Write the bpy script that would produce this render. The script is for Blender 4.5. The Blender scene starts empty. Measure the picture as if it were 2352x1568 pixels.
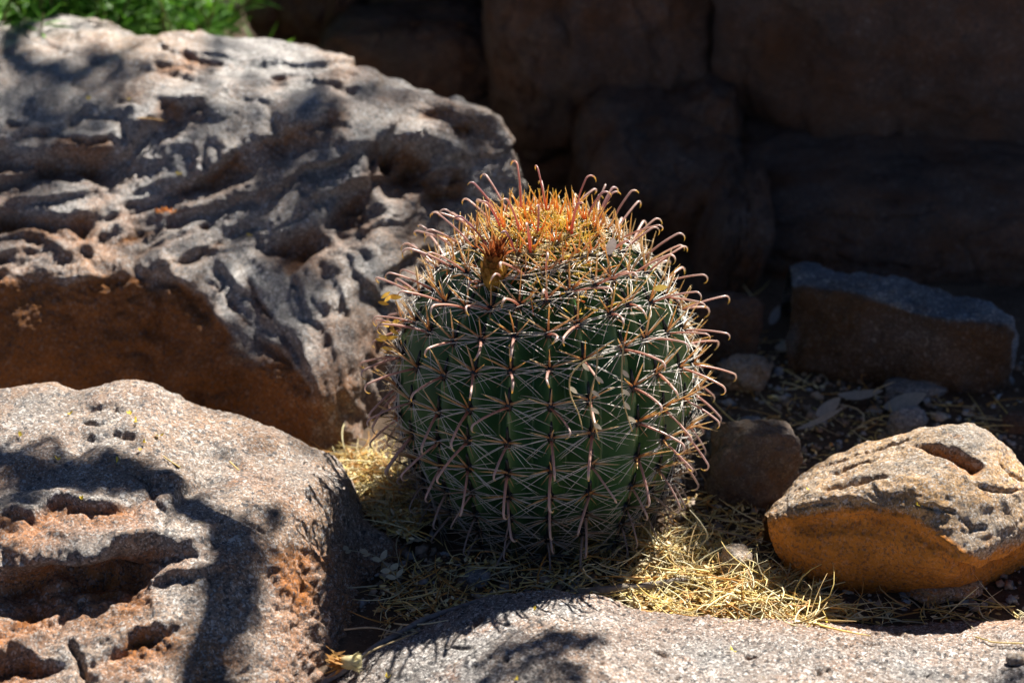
import bpy, math, random
import numpy as np
from mathutils import Vector, Matrix

C = bpy.context.scene.collection
sc = bpy.context.scene
R = math.radians

# ---------------------------------------------------------------- camera
PITCH = 27.0
CAM = np.array((-0.049, -2.755, 1.641))
FPX = 5616.0            # focal length in pixels of a 2352 wide frame
cd = bpy.data.cameras.new('camera'); cam = bpy.data.objects.new('camera', cd); C.objects.link(cam)
cam.location = CAM; cam.rotation_euler = (R(90 - PITCH), 0, 0)
cd.sensor_width = 36; cd.lens = 36 * FPX / 2352
cd.clip_start = 0.05; cd.clip_end = 300
cd.dof.use_dof = True; cd.dof.focus_distance = 2.96; cd.dof.aperture_fstop = 3.2
sc.camera = cam

# ---------------------------------------------------------------- light
SUN_EL, SUN_AZ = 47.5, 31.0      # azimuth: degrees to +x from +y (behind the cactus)
w = bpy.data.worlds.new('World'); sc.world = w; w.use_nodes = True
nt = w.node_tree; bg = nt.nodes['Background']
sky = nt.nodes.new('ShaderNodeTexSky'); sky.sky_type = 'NISHITA'; sky.sun_disc = False
sky.sun_elevation = R(SUN_EL); sky.sun_rotation = R(SUN_AZ)
sky.altitude = 1200; sky.air_density = 0.35; sky.dust_density = 0.1; sky.ozone_density = 1.5
nt.links.new(sky.outputs[0], bg.inputs[0]); bg.inputs[1].default_value = 0.05
ld = bpy.data.lights.new('sun', 'SUN'); ld.energy = 5.0; ld.angle = R(0.53); ld.color = (1.0, 0.955, 0.885)
sun = bpy.data.objects.new('sun', ld); C.objects.link(sun)
S = np.array((math.cos(R(SUN_EL)) * math.sin(R(SUN_AZ)), math.cos(R(SUN_EL)) * math.cos(R(SUN_AZ)), math.sin(R(SUN_EL))))
sun.rotation_euler = Vector(S).to_track_quat('Z', 'Y').to_euler(); sun.location = (2, 4, 5)
sc.view_settings.view_transform = 'Standard'; sc.view_settings.look = 'None'
sc.view_settings.exposure = 1.5; sc.view_settings.gamma = 1.0
sc.cycles.use_denoising = True
sc.cycles.max_bounces = 6; sc.cycles.diffuse_bounces = 4; sc.cycles.glossy_bounces = 2; sc.cycles.transmission_bounces = 2

# ---------------------------------------------------------------- survey helpers: from sight lines to places
_f = np.array((0, math.cos(R(PITCH)), -math.sin(R(PITCH)))); _u = np.array((0, math.sin(R(PITCH)), math.cos(R(PITCH))))
def ray(px, py):
    return _f * FPX + np.array((px - 1176.0, 0, 0)) - _u * (py - 784.0)
def PY(px, py, Y):
    d = ray(px, py); return CAM + d * ((Y - CAM[1]) / d[1])
def PZ(px, py, Z):
    d = ray(px, py); return CAM + d * ((Z - CAM[2]) / d[2])
def proj(P):
    d = np.asarray(P) - CAM
    z = d @ _f
    return np.stack((1176 + FPX * d[..., 0] / z, 784 - FPX * (d @ _u) / z), -1)

# ---------------------------------------------------------------- noise
_rs = np.random.RandomState(7)
_perm = np.concatenate([_rs.permutation(256)] * 3).astype(np.int32)
_grad = _rs.normal(size=(256, 3)); _grad /= np.linalg.norm(_grad, axis=1)[:, None]
def pn(P):
    P = np.asarray(P, float); i = np.floor(P).astype(np.int64); f = P - i
    u = f * f * f * (f * (f * 6 - 15) + 10); i &= 255
    out = 0
    for dx in (0, 1):
        for dy in (0, 1):
            for dz in (0, 1):
                h = _perm[_perm[_perm[(i[:, 0] + dx) & 255] + ((i[:, 1] + dy) & 255)] + ((i[:, 2] + dz) & 255)]
                g = _grad[h & 255]
                d = g[:, 0] * (f[:, 0] - dx) + g[:, 1] * (f[:, 1] - dy) + g[:, 2] * (f[:, 2] - dz)
                wx = u[:, 0] if dx else 1 - u[:, 0]; wy = u[:, 1] if dy else 1 - u[:, 1]; wz = u[:, 2] if dz else 1 - u[:, 2]
                out = out + wx * wy * wz * d
    return out * 1.6
def fbm(P, f, o=4, lac=2.03, gain=0.5):
    a = 1.0; t = 0.0; s = 0.0
    for k in range(o):
        t = t + a * pn(P * f + 17.3 * k); s += a; f *= lac; a *= gain
    return t / s
def ridged(P, f, o=3, gain=0.5):
    a = 1.0; t = 0.0; s = 0.0
    for k in range(o):
        t = t + a * (1 - 2 * np.abs(pn(P * f + 9.1 * k))); s += a; f *= 2.1; a *= gain
    return t / s
def ss(a, b, x):
    t = np.clip((x - a) / (b - a), 0, 1); return t * t * (3 - 2 * t)

# ---------------------------------------------------------------- mesh helpers
def mesh_np(name, V, F, mats, col=None, smooth=True, attrs=None, mi=None):
    """V n x 3, F list of arrays (quads / tris)"""
    me = bpy.data.meshes.new(name)
    V = np.asarray(V, np.float32); Fs = [np.asarray(f, np.int32) for f in (F if isinstance(F, list) else [F]) if len(f)]
    nl = sum(f.size for f in Fs); nf = sum(len(f) for f in Fs)
    me.vertices.add(len(V)); me.vertices.foreach_set('co', V.ravel())
    me.loops.add(nl); me.loops.foreach_set('vertex_index', np.concatenate([f.ravel() for f in Fs]))
    tot = np.concatenate([np.full(len(f), f.shape[1], np.int32) for f in Fs]); st = np.concatenate(([0], np.cumsum(tot)[:-1])).astype(np.int32)
    me.polygons.add(nf); me.polygons.foreach_set('loop_start', st); me.polygons.foreach_set('loop_total', tot)
    if smooth: me.polygons.foreach_set('use_smooth', np.ones(nf, bool))
    if mi is not None: me.polygons.foreach_set('material_index', np.asarray(mi, np.int32))
    me.update(calc_edges=True); me.validate()
    if col is not None:
        a = me.color_attributes.new('Col', 'FLOAT_COLOR', 'POINT')
        c = np.ones((len(V), 4), np.float32); c[:, :3] = col; a.data.foreach_set('color', c.ravel())
    for k, v in (attrs or {}).items():
        a = me.attributes.new(k, 'FLOAT', 'POINT'); a.data.foreach_set('value', np.asarray(v, np.float32))
    for m in (mats if isinstance(mats, (list, tuple)) else [mats]): me.materials.append(m)
    return me
def link(name, me, parent=None):
    o = bpy.data.objects.new(name, me); C.objects.link(o)
    if parent is not None: o.parent = parent
    return o
def tag(o, label=None, cat=None, group=None, kind=None):
    if label: o['label'] = label
    if cat: o['category'] = cat
    if group: o['group'] = group
    if kind: o['kind'] = kind
    return o
def empty(name, loc=(0, 0, 0)):
    o = bpy.data.objects.new(name, None); C.objects.link(o); o.location = loc; o.empty_display_size = 0.05; return o

class MB:
    """collects tubes, leaves and lumps for one mesh"""
    def __init__(s): s.V = []; s.Q = []; s.T = []; s.c = []; s.n = 0
    def add(s, V, Q=None, T=None, col=(1, 1, 1)):
        V = np.asarray(V, float)
        if Q is not None and len(Q): s.Q.append(np.asarray(Q) + s.n)
        if T is not None and len(T): s.T.append(np.asarray(T) + s.n)
        c = np.asarray(col, float)
        s.c.append(np.broadcast_to(c, (len(V), 3)) if c.ndim == 1 else c)
        s.V.append(V); s.n += len(V)
    def tube(s, pts, rad, sides=5, col=(1, 1, 1), flat=1.0):
        pts = np.asarray(pts, float); n = len(pts); rad = np.broadcast_to(np.asarray(rad, float), (n,))
        t = np.gradient(pts, axis=0); t /= np.linalg.norm(t, axis=1)[:, None] + 1e-12
        a = np.array((0.31, 0.17, 0.93)); a = a if abs(t[0] @ a) < .9 else np.array((1., 0, 0))
        x = np.cross(t[0], a); x /= np.linalg.norm(x); V = np.empty((n, sides, 3))
        ang = np.arange(sides) * 2 * math.pi / sides
        for k in range(n):
            x = x - t[k] * (x @ t[k]); x /= np.linalg.norm(x) + 1e-12; y = np.cross(t[k], x)
            V[k] = pts[k] + rad[k] * (np.cos(ang)[:, None] * x + flat * np.sin(ang)[:, None] * y)
        i = np.arange(sides); j = (i + 1) % sides
        Q = np.concatenate([np.stack((k * sides + i, k * sides + j, (k + 1) * sides + j, (k + 1) * sides + i), 1) for k in range(n - 1)])
        col = np.asarray(col, float)
        if col.ndim == 2: col = np.repeat(col, sides, 0)
        V = V.reshape(-1, 3); m = len(V)
        V = np.concatenate((V, pts[:1], pts[-1:]))
        T = np.concatenate((np.stack((j, i, np.full(sides, m)), 1), np.stack(((n - 1) * sides + i, (n - 1) * sides + j, np.full(sides, m + 1)), 1)))
        if col.ndim == 2: col = np.concatenate((col, col[:1], col[-1:]))
        s.add(V, Q, T, col)
    def leaf(s, base, d, nrm, L, W, col, curl=0.2, n=4, tip=0.0):
        d = d / np.linalg.norm(d); x = np.cross(d, nrm); x /= np.linalg.norm(x) + 1e-9; nn = np.cross(x, d)
        V = []; tt = np.linspace(0, 1, n + 1)
        for t in tt:
            wd = W * (max(math.sin(math.pi * min(1, t * (0.97 if tip == 0 else .995) + .03)), .02) ** (0.7 if tip == 0 else 1.0))
            c = base + d * L * t + nn * (curl * L * t * t)
            V += [c - x * wd / 2, c + x * wd / 2]
        Q = [(2 * k, 2 * k + 1, 2 * k + 3, 2 * k + 2) for k in range(n)]
        s.add(np.array(V), Q, None, col)
    def build(s, name, mat, parent=None, smooth=True):
        V = np.concatenate(s.V); F = []
        if s.Q: F.append(np.concatenate(s.Q))
        if s.T: F.append(np.concatenate(s.T))
        return link(name, mesh_np(name, V, F, mat, np.concatenate(s.c), smooth), parent)

# ---------------------------------------------------------------- materials
def newmat(name):
    m = bpy.data.materials.new(name); m.use_nodes = True; nt = m.node_tree
    return m, nt, nt.nodes['Principled BSDF']
def N(nt, typ, **kw):
    n = nt.nodes.new(typ)
    for k, v in kw.items():
        if k in n.inputs.keys() if isinstance(k, str) else False: n.inputs[k].default_value = v
        else: setattr(n, k, v)
    return n
def noise(nt, co, scale, detail=4, rough=0.55, dist=0.0):
    n = nt.nodes.new('ShaderNodeTexNoise'); n.inputs['Scale'].default_value = scale; n.inputs['Detail'].default_value = detail
    n.inputs['Roughness'].default_value = rough; n.inputs['Distortion'].default_value = dist
    nt.links.new(co, n.inputs['Vector']); return n.outputs['Fac']
def ramp(nt, fac, stops):
    n = nt.nodes.new('ShaderNodeValToRGB'); e = n.color_ramp.elements
    while len(e) > 1: e.remove(e[-1])
    for k, (p, c) in enumerate(stops):
        x = e[0] if k == 0 else e.new(p)
        x.position = p; x.color = (c, c, c, 1) if not hasattr(c, '__len__') else (*c, 1)
    nt.links.new(fac, n.inputs['Fac']); return n.outputs['Color']
def mix(nt, fac, a, b, mode='MIX'):
    n = nt.nodes.new('ShaderNodeMix'); n.data_type = 'RGBA'; n.blend_type = mode; n.clamp_factor = True
    for sock, v in ((n.inputs[0], fac), (n.inputs[6], a), (n.inputs[7], b)):
        if isinstance(v, (int, float)): sock.default_value = v
        elif isinstance(v, tuple): sock.default_value = (*v, 1)
        else: nt.links.new(v, sock)
    return n.outputs[2]
def bump(nt, h, strength, dist, nrm=None):
    n = nt.nodes.new('ShaderNodeBump'); n.inputs['Strength'].default_value = strength; n.inputs['Distance'].default_value = dist
    nt.links.new(h, n.inputs['Height'])
    if nrm is not None: nt.links.new(nrm, n.inputs['Normal'])
    return n.outputs['Normal']

def rock_mat(name, grey, tan, orange, tanlo=.45, tanhi=.62, speck=1.0, patch=5.0, bumpd=0.0022, stain_and_light=1.0, rough=.75, yellow=0.3, white=.75, spec=.35):
    m, nt, b = newmat(name)
    tc = nt.nodes.new('ShaderNodeTexCoord'); co = tc.outputs['Object']
    big = noise(nt, co, patch, 6, .62, .6)
    col = mix(nt, ramp(nt, big, [(tanlo, 0.0), (tanhi, 1.0)]), grey, tan)
    at = nt.nodes.new('ShaderNodeAttribute'); at.attribute_name = 'stain_and_light'
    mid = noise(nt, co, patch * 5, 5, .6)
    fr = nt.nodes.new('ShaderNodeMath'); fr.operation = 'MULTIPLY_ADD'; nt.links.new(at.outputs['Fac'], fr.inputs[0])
    fr.inputs[1].default_value = stain_and_light; nt.links.new(ramp(nt, mid, [(.58, 0.0), (.74, .55)]), fr.inputs[2])
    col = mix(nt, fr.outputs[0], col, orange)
    # mineral grains: dark mica, pale feldspar, yellow lichen dust
    g1 = noise(nt, co, 230, 3, .7); g2 = noise(nt, co, 330, 2, .6, .3); g3 = noise(nt, co, 95, 4, .75)
    col = mix(nt, ramp(nt, g1, [(.38, .85 * speck), (.48, 0.0)]), col, (.055, .052, .055))
    inv = nt.nodes.new('ShaderNodeMath'); inv.operation = 'MULTIPLY_ADD'; inv.use_clamp = True; nt.links.new(at.outputs['Fac'], inv.inputs[0]); inv.inputs[1].default_value = -.8; inv.inputs[2].default_value = 1.0
    clean = col
    col = mix(nt, ramp(nt, g2, [(.56, 0.0), (.63, white * speck)]), col, (.62, .58, .53))
    col = mix(nt, ramp(nt, g3, [(.62, 0.0), (.70, yellow)]), col, (.42, .29, .10))
    wob = nt.nodes.new('ShaderNodeMix'); wob.data_type = 'VECTOR'; wob.inputs[0].default_value = .006
    ncol = nt.nodes.new('ShaderNodeTexNoise'); ncol.inputs['Scale'].default_value = 160; nt.links.new(co, ncol.inputs['Vector'])
    nt.links.new(co, wob.inputs[4]); nt.links.new(ncol.outputs['Color'], wob.inputs[5])
    for sc_, lo, hi in ((190, .045, .97), (420, .08, .93)):
        vc = nt.nodes.new('ShaderNodeTexVoronoi'); vc.inputs['Scale'].default_value = sc_; nt.links.new(wob.outputs[1], vc.inputs['Vector'])
        sp = nt.nodes.new('ShaderNodeSeparateColor'); nt.links.new(vc.outputs['Color'], sp.inputs[0])
        col = mix(nt, ramp(nt, sp.outputs[0], [(lo - .01, .85 * min(1, speck)), (lo + .01, 0.0)]), col, (.045, .043, .046))
        col = mix(nt, ramp(nt, sp.outputs[1], [(hi - .01, 0.0), (hi + .01, white * min(1, speck))]), col, (.66, .62, .57))
        col = mix(nt, 1.0, col, ramp(nt, sp.outputs[2], [(0.0, 1 - .16 * min(1, speck)), (1.0, 1 + .16 * min(1, speck))]), 'MULTIPLY')
    g4 = noise(nt, co, 125, 5, .7, .2)
    col = mix(nt, ramp(nt, g4, [(.33, .8 * speck), (.42, 0.0)]), col, (.085, .08, .082))
    col = mix(nt, inv.outputs[0], clean, col)
    # broad weathering variation
    wv = noise(nt, co, 11, 5, .65)
    col = mix(nt, 1.0, col, ramp(nt, wv, [(.3, .66), (.7, 1.14)]), 'MULTIPLY')
    nt.links.new(col, b.inputs['Base Color'])
    rg_ = nt.nodes.new('ShaderNodeMath'); rg_.operation = 'MULTIPLY_ADD'; rg_.use_clamp = True; nt.links.new(at.outputs['Fac'], rg_.inputs[0]); rg_.inputs[1].default_value = .92 - rough; rg_.inputs[2].default_value = rough
    nt.links.new(rg_.outputs[0], b.inputs['Roughness']); b.inputs['Specular IOR Level'].default_value = spec
    sl_ = nt.nodes.new('ShaderNodeMath'); sl_.operation = 'MULTIPLY_ADD'; sl_.use_clamp = True; nt.links.new(at.outputs['Fac'], sl_.inputs[0]); sl_.inputs[1].default_value = .12 - spec; sl_.inputs[2].default_value = spec; nt.links.new(sl_.outputs[0], b.inputs['Specular IOR Level'])
    h1 = noise(nt, co, 150, 8, .75)
    vo = nt.nodes.new('ShaderNodeTexVoronoi'); vo.inputs['Scale'].default_value = 210; nt.links.new(co, vo.inputs['Vector'])
    nn = bump(nt, h1, 1.0, bumpd * 1.6); nn = bump(nt, vo.outputs['Distance'], .45, bumpd * .5, nn)
    nt.links.new(nn, b.inputs['Normal'])
    return m

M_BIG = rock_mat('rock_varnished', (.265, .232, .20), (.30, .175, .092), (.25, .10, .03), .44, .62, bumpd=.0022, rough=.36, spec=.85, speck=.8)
M_FL = rock_mat('rock_tan_granite', (.265, .22, .18), (.34, .195, .10), (.40, .15, .04), .36, .60, patch=6, bumpd=.003, yellow=.45, rough=.5, spec=.6)
M_FG = rock_mat('rock_pink_granite', (.245, .222, .203), (.33, .22, .152), (.36, .18, .092), .40, .62, patch=4.5, bumpd=.0026, yellow=.35, white=.9)
M_RT = rock_mat('rock_orange_bounce', (.31, .245, .18), (.46, .265, .105), (.60, .225, .035), .38, .58, patch=7, bumpd=.0024, speck=.7, stain_and_light=1.2, yellow=.45)  # third colour: orange bounce light painted onto the underside
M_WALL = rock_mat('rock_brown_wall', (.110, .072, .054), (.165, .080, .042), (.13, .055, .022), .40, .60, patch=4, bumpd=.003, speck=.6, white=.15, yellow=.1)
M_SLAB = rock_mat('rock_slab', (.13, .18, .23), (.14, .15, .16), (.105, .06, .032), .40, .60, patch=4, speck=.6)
M_STONE = rock_mat('stone_tan', (.36, .30, .24), (.42, .30, .19), (.38, .22, .11), .40, .60, patch=12, speck=.6)
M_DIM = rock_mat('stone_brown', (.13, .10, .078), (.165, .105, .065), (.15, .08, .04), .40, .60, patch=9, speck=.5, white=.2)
M_GSTONE = rock_mat('stone_grey', (.26, .27, .28), (.22, .23, .24), (.26, .21, .17), .40, .60, patch=14, speck=.6, stain_and_light=.3)

def col_mat(name, rough=.55, spec=.4, transl=0.0, var=.0, sss=0.0):
    m, nt, b = newmat(name)
    at = nt.nodes.new('ShaderNodeVertexColor'); at.layer_name = 'Col'
    c = at.outputs['Color']
    if var:
        tc = nt.nodes.new('ShaderNodeTexCoord')
        c = mix(nt, 1.0, c, ramp(nt, noise(nt, tc.outputs['Object'], 180, 4), [(.3, 1 - var), (.7, 1 + var)]), 'MULTIPLY')
    nt.links.new(c, b.inputs['Base Color']); b.inputs['Roughness'].default_value = rough; b.inputs['Specular IOR Level'].default_value = spec
    if transl:
        tr = nt.nodes.new('ShaderNodeBsdfTranslucent'); nt.links.new(c, tr.inputs['Color'])
        ms = nt.nodes.new('ShaderNodeMixShader'); ms.inputs[0].default_value = transl
        nt.links.new(b.outputs[0], ms.inputs[1]); nt.links.new(tr.outputs[0], ms.inputs[2])
        nt.links.new(ms.outputs[0], nt.nodes['Material Output'].inputs['Surface'])
    return m
M_SPINE = col_mat('spine_horn', .28, .7, .45, .10)
M_STRAW = col_mat('dry_straw', .55, .35, .25, .15)
M_LEAF = col_mat('green_leaf', .5, .3, .45, .2)
M_BARK = col_mat('bark', .8, .2, 0, .35)
M_PETAL = col_mat('dry_petal', .6, .2, .3, .15)
M_AREOLE = col_mat('areole_felt', .9, .1, 0, .3)

m, nt, b = newmat('cactus_skin'); M_SKIN = m
tc = nt.nodes.new('ShaderNodeTexCoord'); co = tc.outputs['Object']
c = mix(nt, ramp(nt, noise(nt, co, 14, 5, .6), [(.35, 0.), (.7, 1.)]), (.028, .105, .042), (.072, .165, .048))
c = mix(nt, ramp(nt, noise(nt, co, 90, 4, .7), [(.60, 0.), (.75, .5)]), c, (.10, .12, .05))
a2_ = nt.nodes.new('ShaderNodeAttribute'); a2_.attribute_name = 'crest'
m2_ = nt.nodes.new('ShaderNodeMath'); m2_.operation = 'MULTIPLY'; nt.links.new(a2_.outputs['Fac'], m2_.inputs[0]); nt.links.new(ramp(nt, noise(nt, co, 40, 4, .6), [(.3, .25), (.7, .85)]), m2_.inputs[1])
c = mix(nt, m2_.outputs[0], c, (.19, .28, .095))
c = mix(nt, ramp(nt, noise(nt, co, 23, 5, .7), [(.62, 0.), (.72, .6)]), c, (.12, .11, .05))
at = nt.nodes.new('ShaderNodeAttribute'); at.attribute_name = 'cork'
c = mix(nt, at.outputs['Fac'], c, (.085, .07, .045))
nt.links.new(c, b.inputs['Base Color']); b.inputs['Roughness'].default_value = .38; b.inputs['Specular IOR Level'].default_value = .5
nt.links.new(bump(nt, noise(nt, co, 130, 4, .6), .25, .0015), b.inputs['Normal'])

m, nt, b = newmat('soil'); M_SOIL = m
tc = nt.nodes.new('ShaderNodeTexCoord'); co = tc.outputs['Object']
c = mix(nt, ramp(nt, noise(nt, co, 9, 6, .65), [(.35, 0.), (.65, 1.)]), (.085, .058, .040), (.15, .105, .072))
c = mix(nt, ramp(nt, noise(nt, co, 140, 4, .7), [(.56, 0.), (.70, .7)]), c, (.26, .21, .16))
c = mix(nt, ramp(nt, noise(nt, co, 200, 3, .7), [(.30, .8), (.42, 0.)]), c, (.03, .022, .016))
nt.links.new(c, b.inputs['Base Color']); b.inputs['Roughness'].default_value = .95; b.inputs['Specular IOR Level'].default_value = .15
nt.links.new(bump(nt, noise(nt, co, 90, 6, .75), 1.0, .006), b.inputs['Normal'])

# ---------------------------------------------------------------- boulders grown from a surveyed net of points
def cr_matrix(n, m):
    """m samples of a Catmull-Rom spline through n control values, as an m x n matrix"""
    A = np.zeros((m, n)); t = np.linspace(0, n - 1, m); k = np.minimum(t.astype(int), n - 2); f = t - k
    for r in range(m):
        x = f[r]; ws = (-.5 * x + x * x - .5 * x ** 3, 1 - 2.5 * x * x + 1.5 * x ** 3, .5 * x + 2 * x * x - 1.5 * x ** 3, -.5 * x * x + .5 * x ** 3)
        for q, wt in zip(range(k[r] - 1, k[r] + 3), ws):
            if q < 0: A[r, 0] += 2 * wt; A[r, 1] -= wt
            elif q > n - 1: A[r, n - 1] += 2 * wt; A[r, n - 2] -= wt
            else: A[r, q] += wt
    return A
def arc_resample(P, m):
    """resample each column of P (rows x cols x 3) evenly along the mean arc length of the rows"""
    d = np.linalg.norm(np.diff(P, axis=0), axis=2).mean(1); s = np.concatenate(([0], np.cumsum(d))); t = np.linspace(0, s[-1], m)
    k = np.clip(np.searchsorted(s, t, 'right') - 1, 0, len(s) - 2); f = ((t - s[k]) / (s[k + 1] - s[k]))[:, None, None]
    return P[k] * (1 - f) + P[k + 1] * f
def normals(P):
    du = np.gradient(P, axis=1); dv = np.gradient(P, axis=0); n = np.cross(du, dv); n /= np.linalg.norm(n, axis=2)[..., None] + 1e-12
    return n
def sheet(net, nr, nc):
    net = np.asarray(net, float); A = cr_matrix(net.shape[0], net.shape[0] * 24); B = cr_matrix(net.shape[1], net.shape[1] * 24)
    P = np.einsum('ri,ijk,cj->rck', A, net, B)
    P = arc_resample(P, nr); P = np.transpose(arc_resample(np.transpose(P, (1, 0, 2)), nc), (1, 0, 2))
    return P
def line_dist(UV, pts):
    """signed distance to a polyline in sight-line units (positive below it) and position along it 0..1"""
    pts = np.asarray(pts, float); best = np.full(len(UV), 1e9); sg = np.zeros(len(UV)); al = np.zeros(len(UV))
    L = np.concatenate(([0], np.cumsum(np.linalg.norm(np.diff(pts, axis=0), axis=1))))
    for k in range(len(pts) - 1):
        a, b = pts[k], pts[k + 1]; ab = b - a; l2 = ab @ ab
        t = np.clip(((UV - a) @ ab) / l2, 0, 1); q = a + t[:, None] * ab; d = np.linalg.norm(UV - q, axis=1)
        c = ab[0] * (UV[:, 1] - a[1]) - ab[1] * (UV[:, 0] - a[0])
        m = d < best; best[m] = d[m]; sg[m] = np.sign(c[m]); al[m] = ((L[k] + t * math.sqrt(l2)) / L[-1])[m]
    return best * sg, al, best
def ledge_disp(P, UV, ledges, jit=8.0, jf=26.0):
    """broken steps across crack lines: a lip above, an undercut below; returns displacement and a mask that paints iron stain and bounce light on undersides"""
    D = np.zeros(len(UV)); Fm = np.zeros(len(UV))
    J = fbm(P, jf, 2) * jit * .8 + fbm(P, jf * .38, 2) * jit * 1.4
    W = UV + np.stack((fbm(P + 31, jf * .5, 3), fbm(P + 57, jf * .5, 3)), 1) * jit * 1.2
    A = np.clip(.85 + 1.5 * fbm(P + 11, jf * .45, 3), .15, 1.5)
    for pts, ha, wa, hb, wb in ledges:
        pts = np.asarray(pts, float)
        lo = pts.min(0) - max(wa, wb) * 2.2; hi = pts.max(0) + max(wa, wb) * 2.2
        m = np.all((W > lo) & (W < hi), axis=1)
        if not m.any(): continue
        d, al, ad = line_dist(W[m], pts); d = d + J[m] * (1 if wb > 12 else .4)
        endt = ss(0, .22, al) * ss(1, .78, al)
        off = (al <= .001) | (al >= .999); endt = np.where(off, 0, endt)
        tr_ = max(1.6, wb * .15); a_ = A[m] * endt; wv = wb * (.55 + .6 * A[m])
        up = ha * np.exp(-np.maximum(-d, 0) / wa) * ss(tr_, -tr_, d)
        dn = -hb * np.clip(1 - np.maximum(d, 0) / wv, 0, 1) ** 1.5 * ss(-tr_, tr_, d)
        D[m] += (up + dn) * a_
        Fm[m] = np.maximum(Fm[m], np.clip(1.15 - np.maximum(d, 0) / (wv * 1.25), 0, 1) * ss(-4, 4, d) * np.clip(a_, 0, 1))
    return D, Fm
def strata(a, b, w, f, sharp=.16):
    """layered steps: a slow rise, then a sudden drop on the low side"""
    x = b * f + w; k = np.floor(x); t = x - k
    return np.where(t < 1 - sharp, t / (1 - sharp), (1 - t) / sharp)
def crease(P, UV, lines):
    D = np.zeros(len(UV)); W = UV + np.stack((fbm(P + 3, 45, 3), fbm(P + 7, 45, 3)), 1) * 9
    for pts, dep, wd in lines:
        pts = np.asarray(pts, float); m = np.all((W > pts.min(0) - 20) & (W < pts.max(0) + 20), axis=1)
        if m.any():
            d, al, ad = line_dist(W[m], pts); k = ss(0, .2, al) * ss(1, .7, al) * (.6 + .8 * np.clip(fbm(P[m], 40, 2) + .3, 0, 1)); D[m] -= dep * np.exp(-(ad / wd) ** 2) * k
    return D
def pits(P, UV, ps):
    D = np.zeros(len(UV)); Fm = np.zeros(len(UV)); J = fbm(P, 40, 4) * .35
    for (x, y, rx, ry, ang, dep) in ps:
        ca, sa = math.cos(R(ang)), math.sin(R(ang)); dx, dy = UV[:, 0] - x, UV[:, 1] - y
        r = np.hypot((dx * ca + dy * sa) / rx, (-dx * sa + dy * ca) / ry) + J
        k = ss(1.05, .55, r); D -= dep * k; Fm = np.maximum(Fm, k)
    return D, Fm
def boulder(name, net, nr, nc, disp, mat, label, cat='boulder', trim=None, group=None):
    P = sheet(net, nr, nc); Nn = normals(P); V = P.reshape(-1, 3); Nf = Nn.reshape(-1, 3)
    UV = proj(V); D, Fm = disp(V, Nf, UV)
    V2 = V + Nf * D[:, None]
    i = np.arange(nr * nc).reshape(nr, nc)
    F = np.stack((i[:-1, :-1], i[:-1, 1:], i[1:, 1:], i[1:, :-1]), -1).reshape(-1, 4)
    ctr = V2.mean(0)
    # faces outward
    a = V2[F]; fn = np.cross(a[:, 1] - a[:, 0], a[:, 3] - a[:, 0]); 
    if (np.einsum('ij,ij->i', fn, Nf[F[:, 0]]) < 0).mean() > .5: F = F[:, ::-1]
    o = link(name, mesh_np(name, V2, F, mat, attrs={'stain_and_light': Fm}))
    tag(o, label, cat, group); o['_c'] = 0; del o['_c']
    return o, V2.reshape(nr, nc, 3)
def net_from(cols, back, how):
    """cols: [(px, [(py, depth), ...])]; back: offsets behind the crest row"""
    net = []
    for px, rows in cols:
        front = [how(px + (r[2] if len(r) > 2 else 0), r[0], r[1]) for r in rows]
        net.append([front[0] + np.array(bk) for bk in back] + front)
    return np.transpose(np.array(net), (1, 0, 2))

def skirt(net, left=0.0, right=0.0, front=0.0):
    """round the open ends of a net down into the ground"""
    def drop(c, off, k): q = c + np.array(off) * k; q[..., 2] = np.minimum(c[..., 2], c[..., 2] * (1 - k) - .12 * k); return q
    if left: a = net[:, :1]; net = np.concatenate([drop(a, (-left, 0, 0), 1.0), drop(a, (-left, 0, 0), .6), net], 1)
    if right: a = net[:, -1:]; net = np.concatenate([net, drop(a, (right, 0, 0), .6), drop(a, (right, 0, 0), 1.0)], 1)
    if front: a = net[-1:]; net = np.concatenate([net, drop(a, (0, -front, 0), .6), drop(a, (0, -front, 0), 1.0)], 0)
    return net
# normals from sheet(): rows run crest -> base, columns left -> right: du x dv points away from the viewer, so flip
_n0 = normals
def normals(P): return -_n0(P) if np.median((_n0(P) @ -_f)) < 0 else _n0(P)

SURF = {}      # finished surfaces, so that small things can be laid on them
# ---- ground
g = np.concatenate((-np.geomspace(1.2, 90, 26)[::-1], np.linspace(-1.2, 1.6, 240)[1:-1], np.geomspace(1.6, 90, 26)))
gx, gy = np.meshgrid(g, g); gp = np.stack((gx.ravel(), gy.ravel(), np.zeros(gx.size)), 1)
near = ss(4, 1.2, np.hypot(gp[:, 0], gp[:, 1]))
gp[:, 2] = (fbm(gp, 3, 4) * .012 + fbm(gp, 30, 4) * .006) * near + fbm(gp, .12, 3) * .4 * (1 - near)
n = len(g); i = np.arange(n * n).reshape(n, n)
o = link('ground', mesh_np('ground', gp, np.stack((i[:-1, :-1], i[:-1, 1:], i[1:, 1:], i[1:, :-1]), -1).reshape(-1, 4), M_SOIL))
tag(o, kind='structure')

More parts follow.
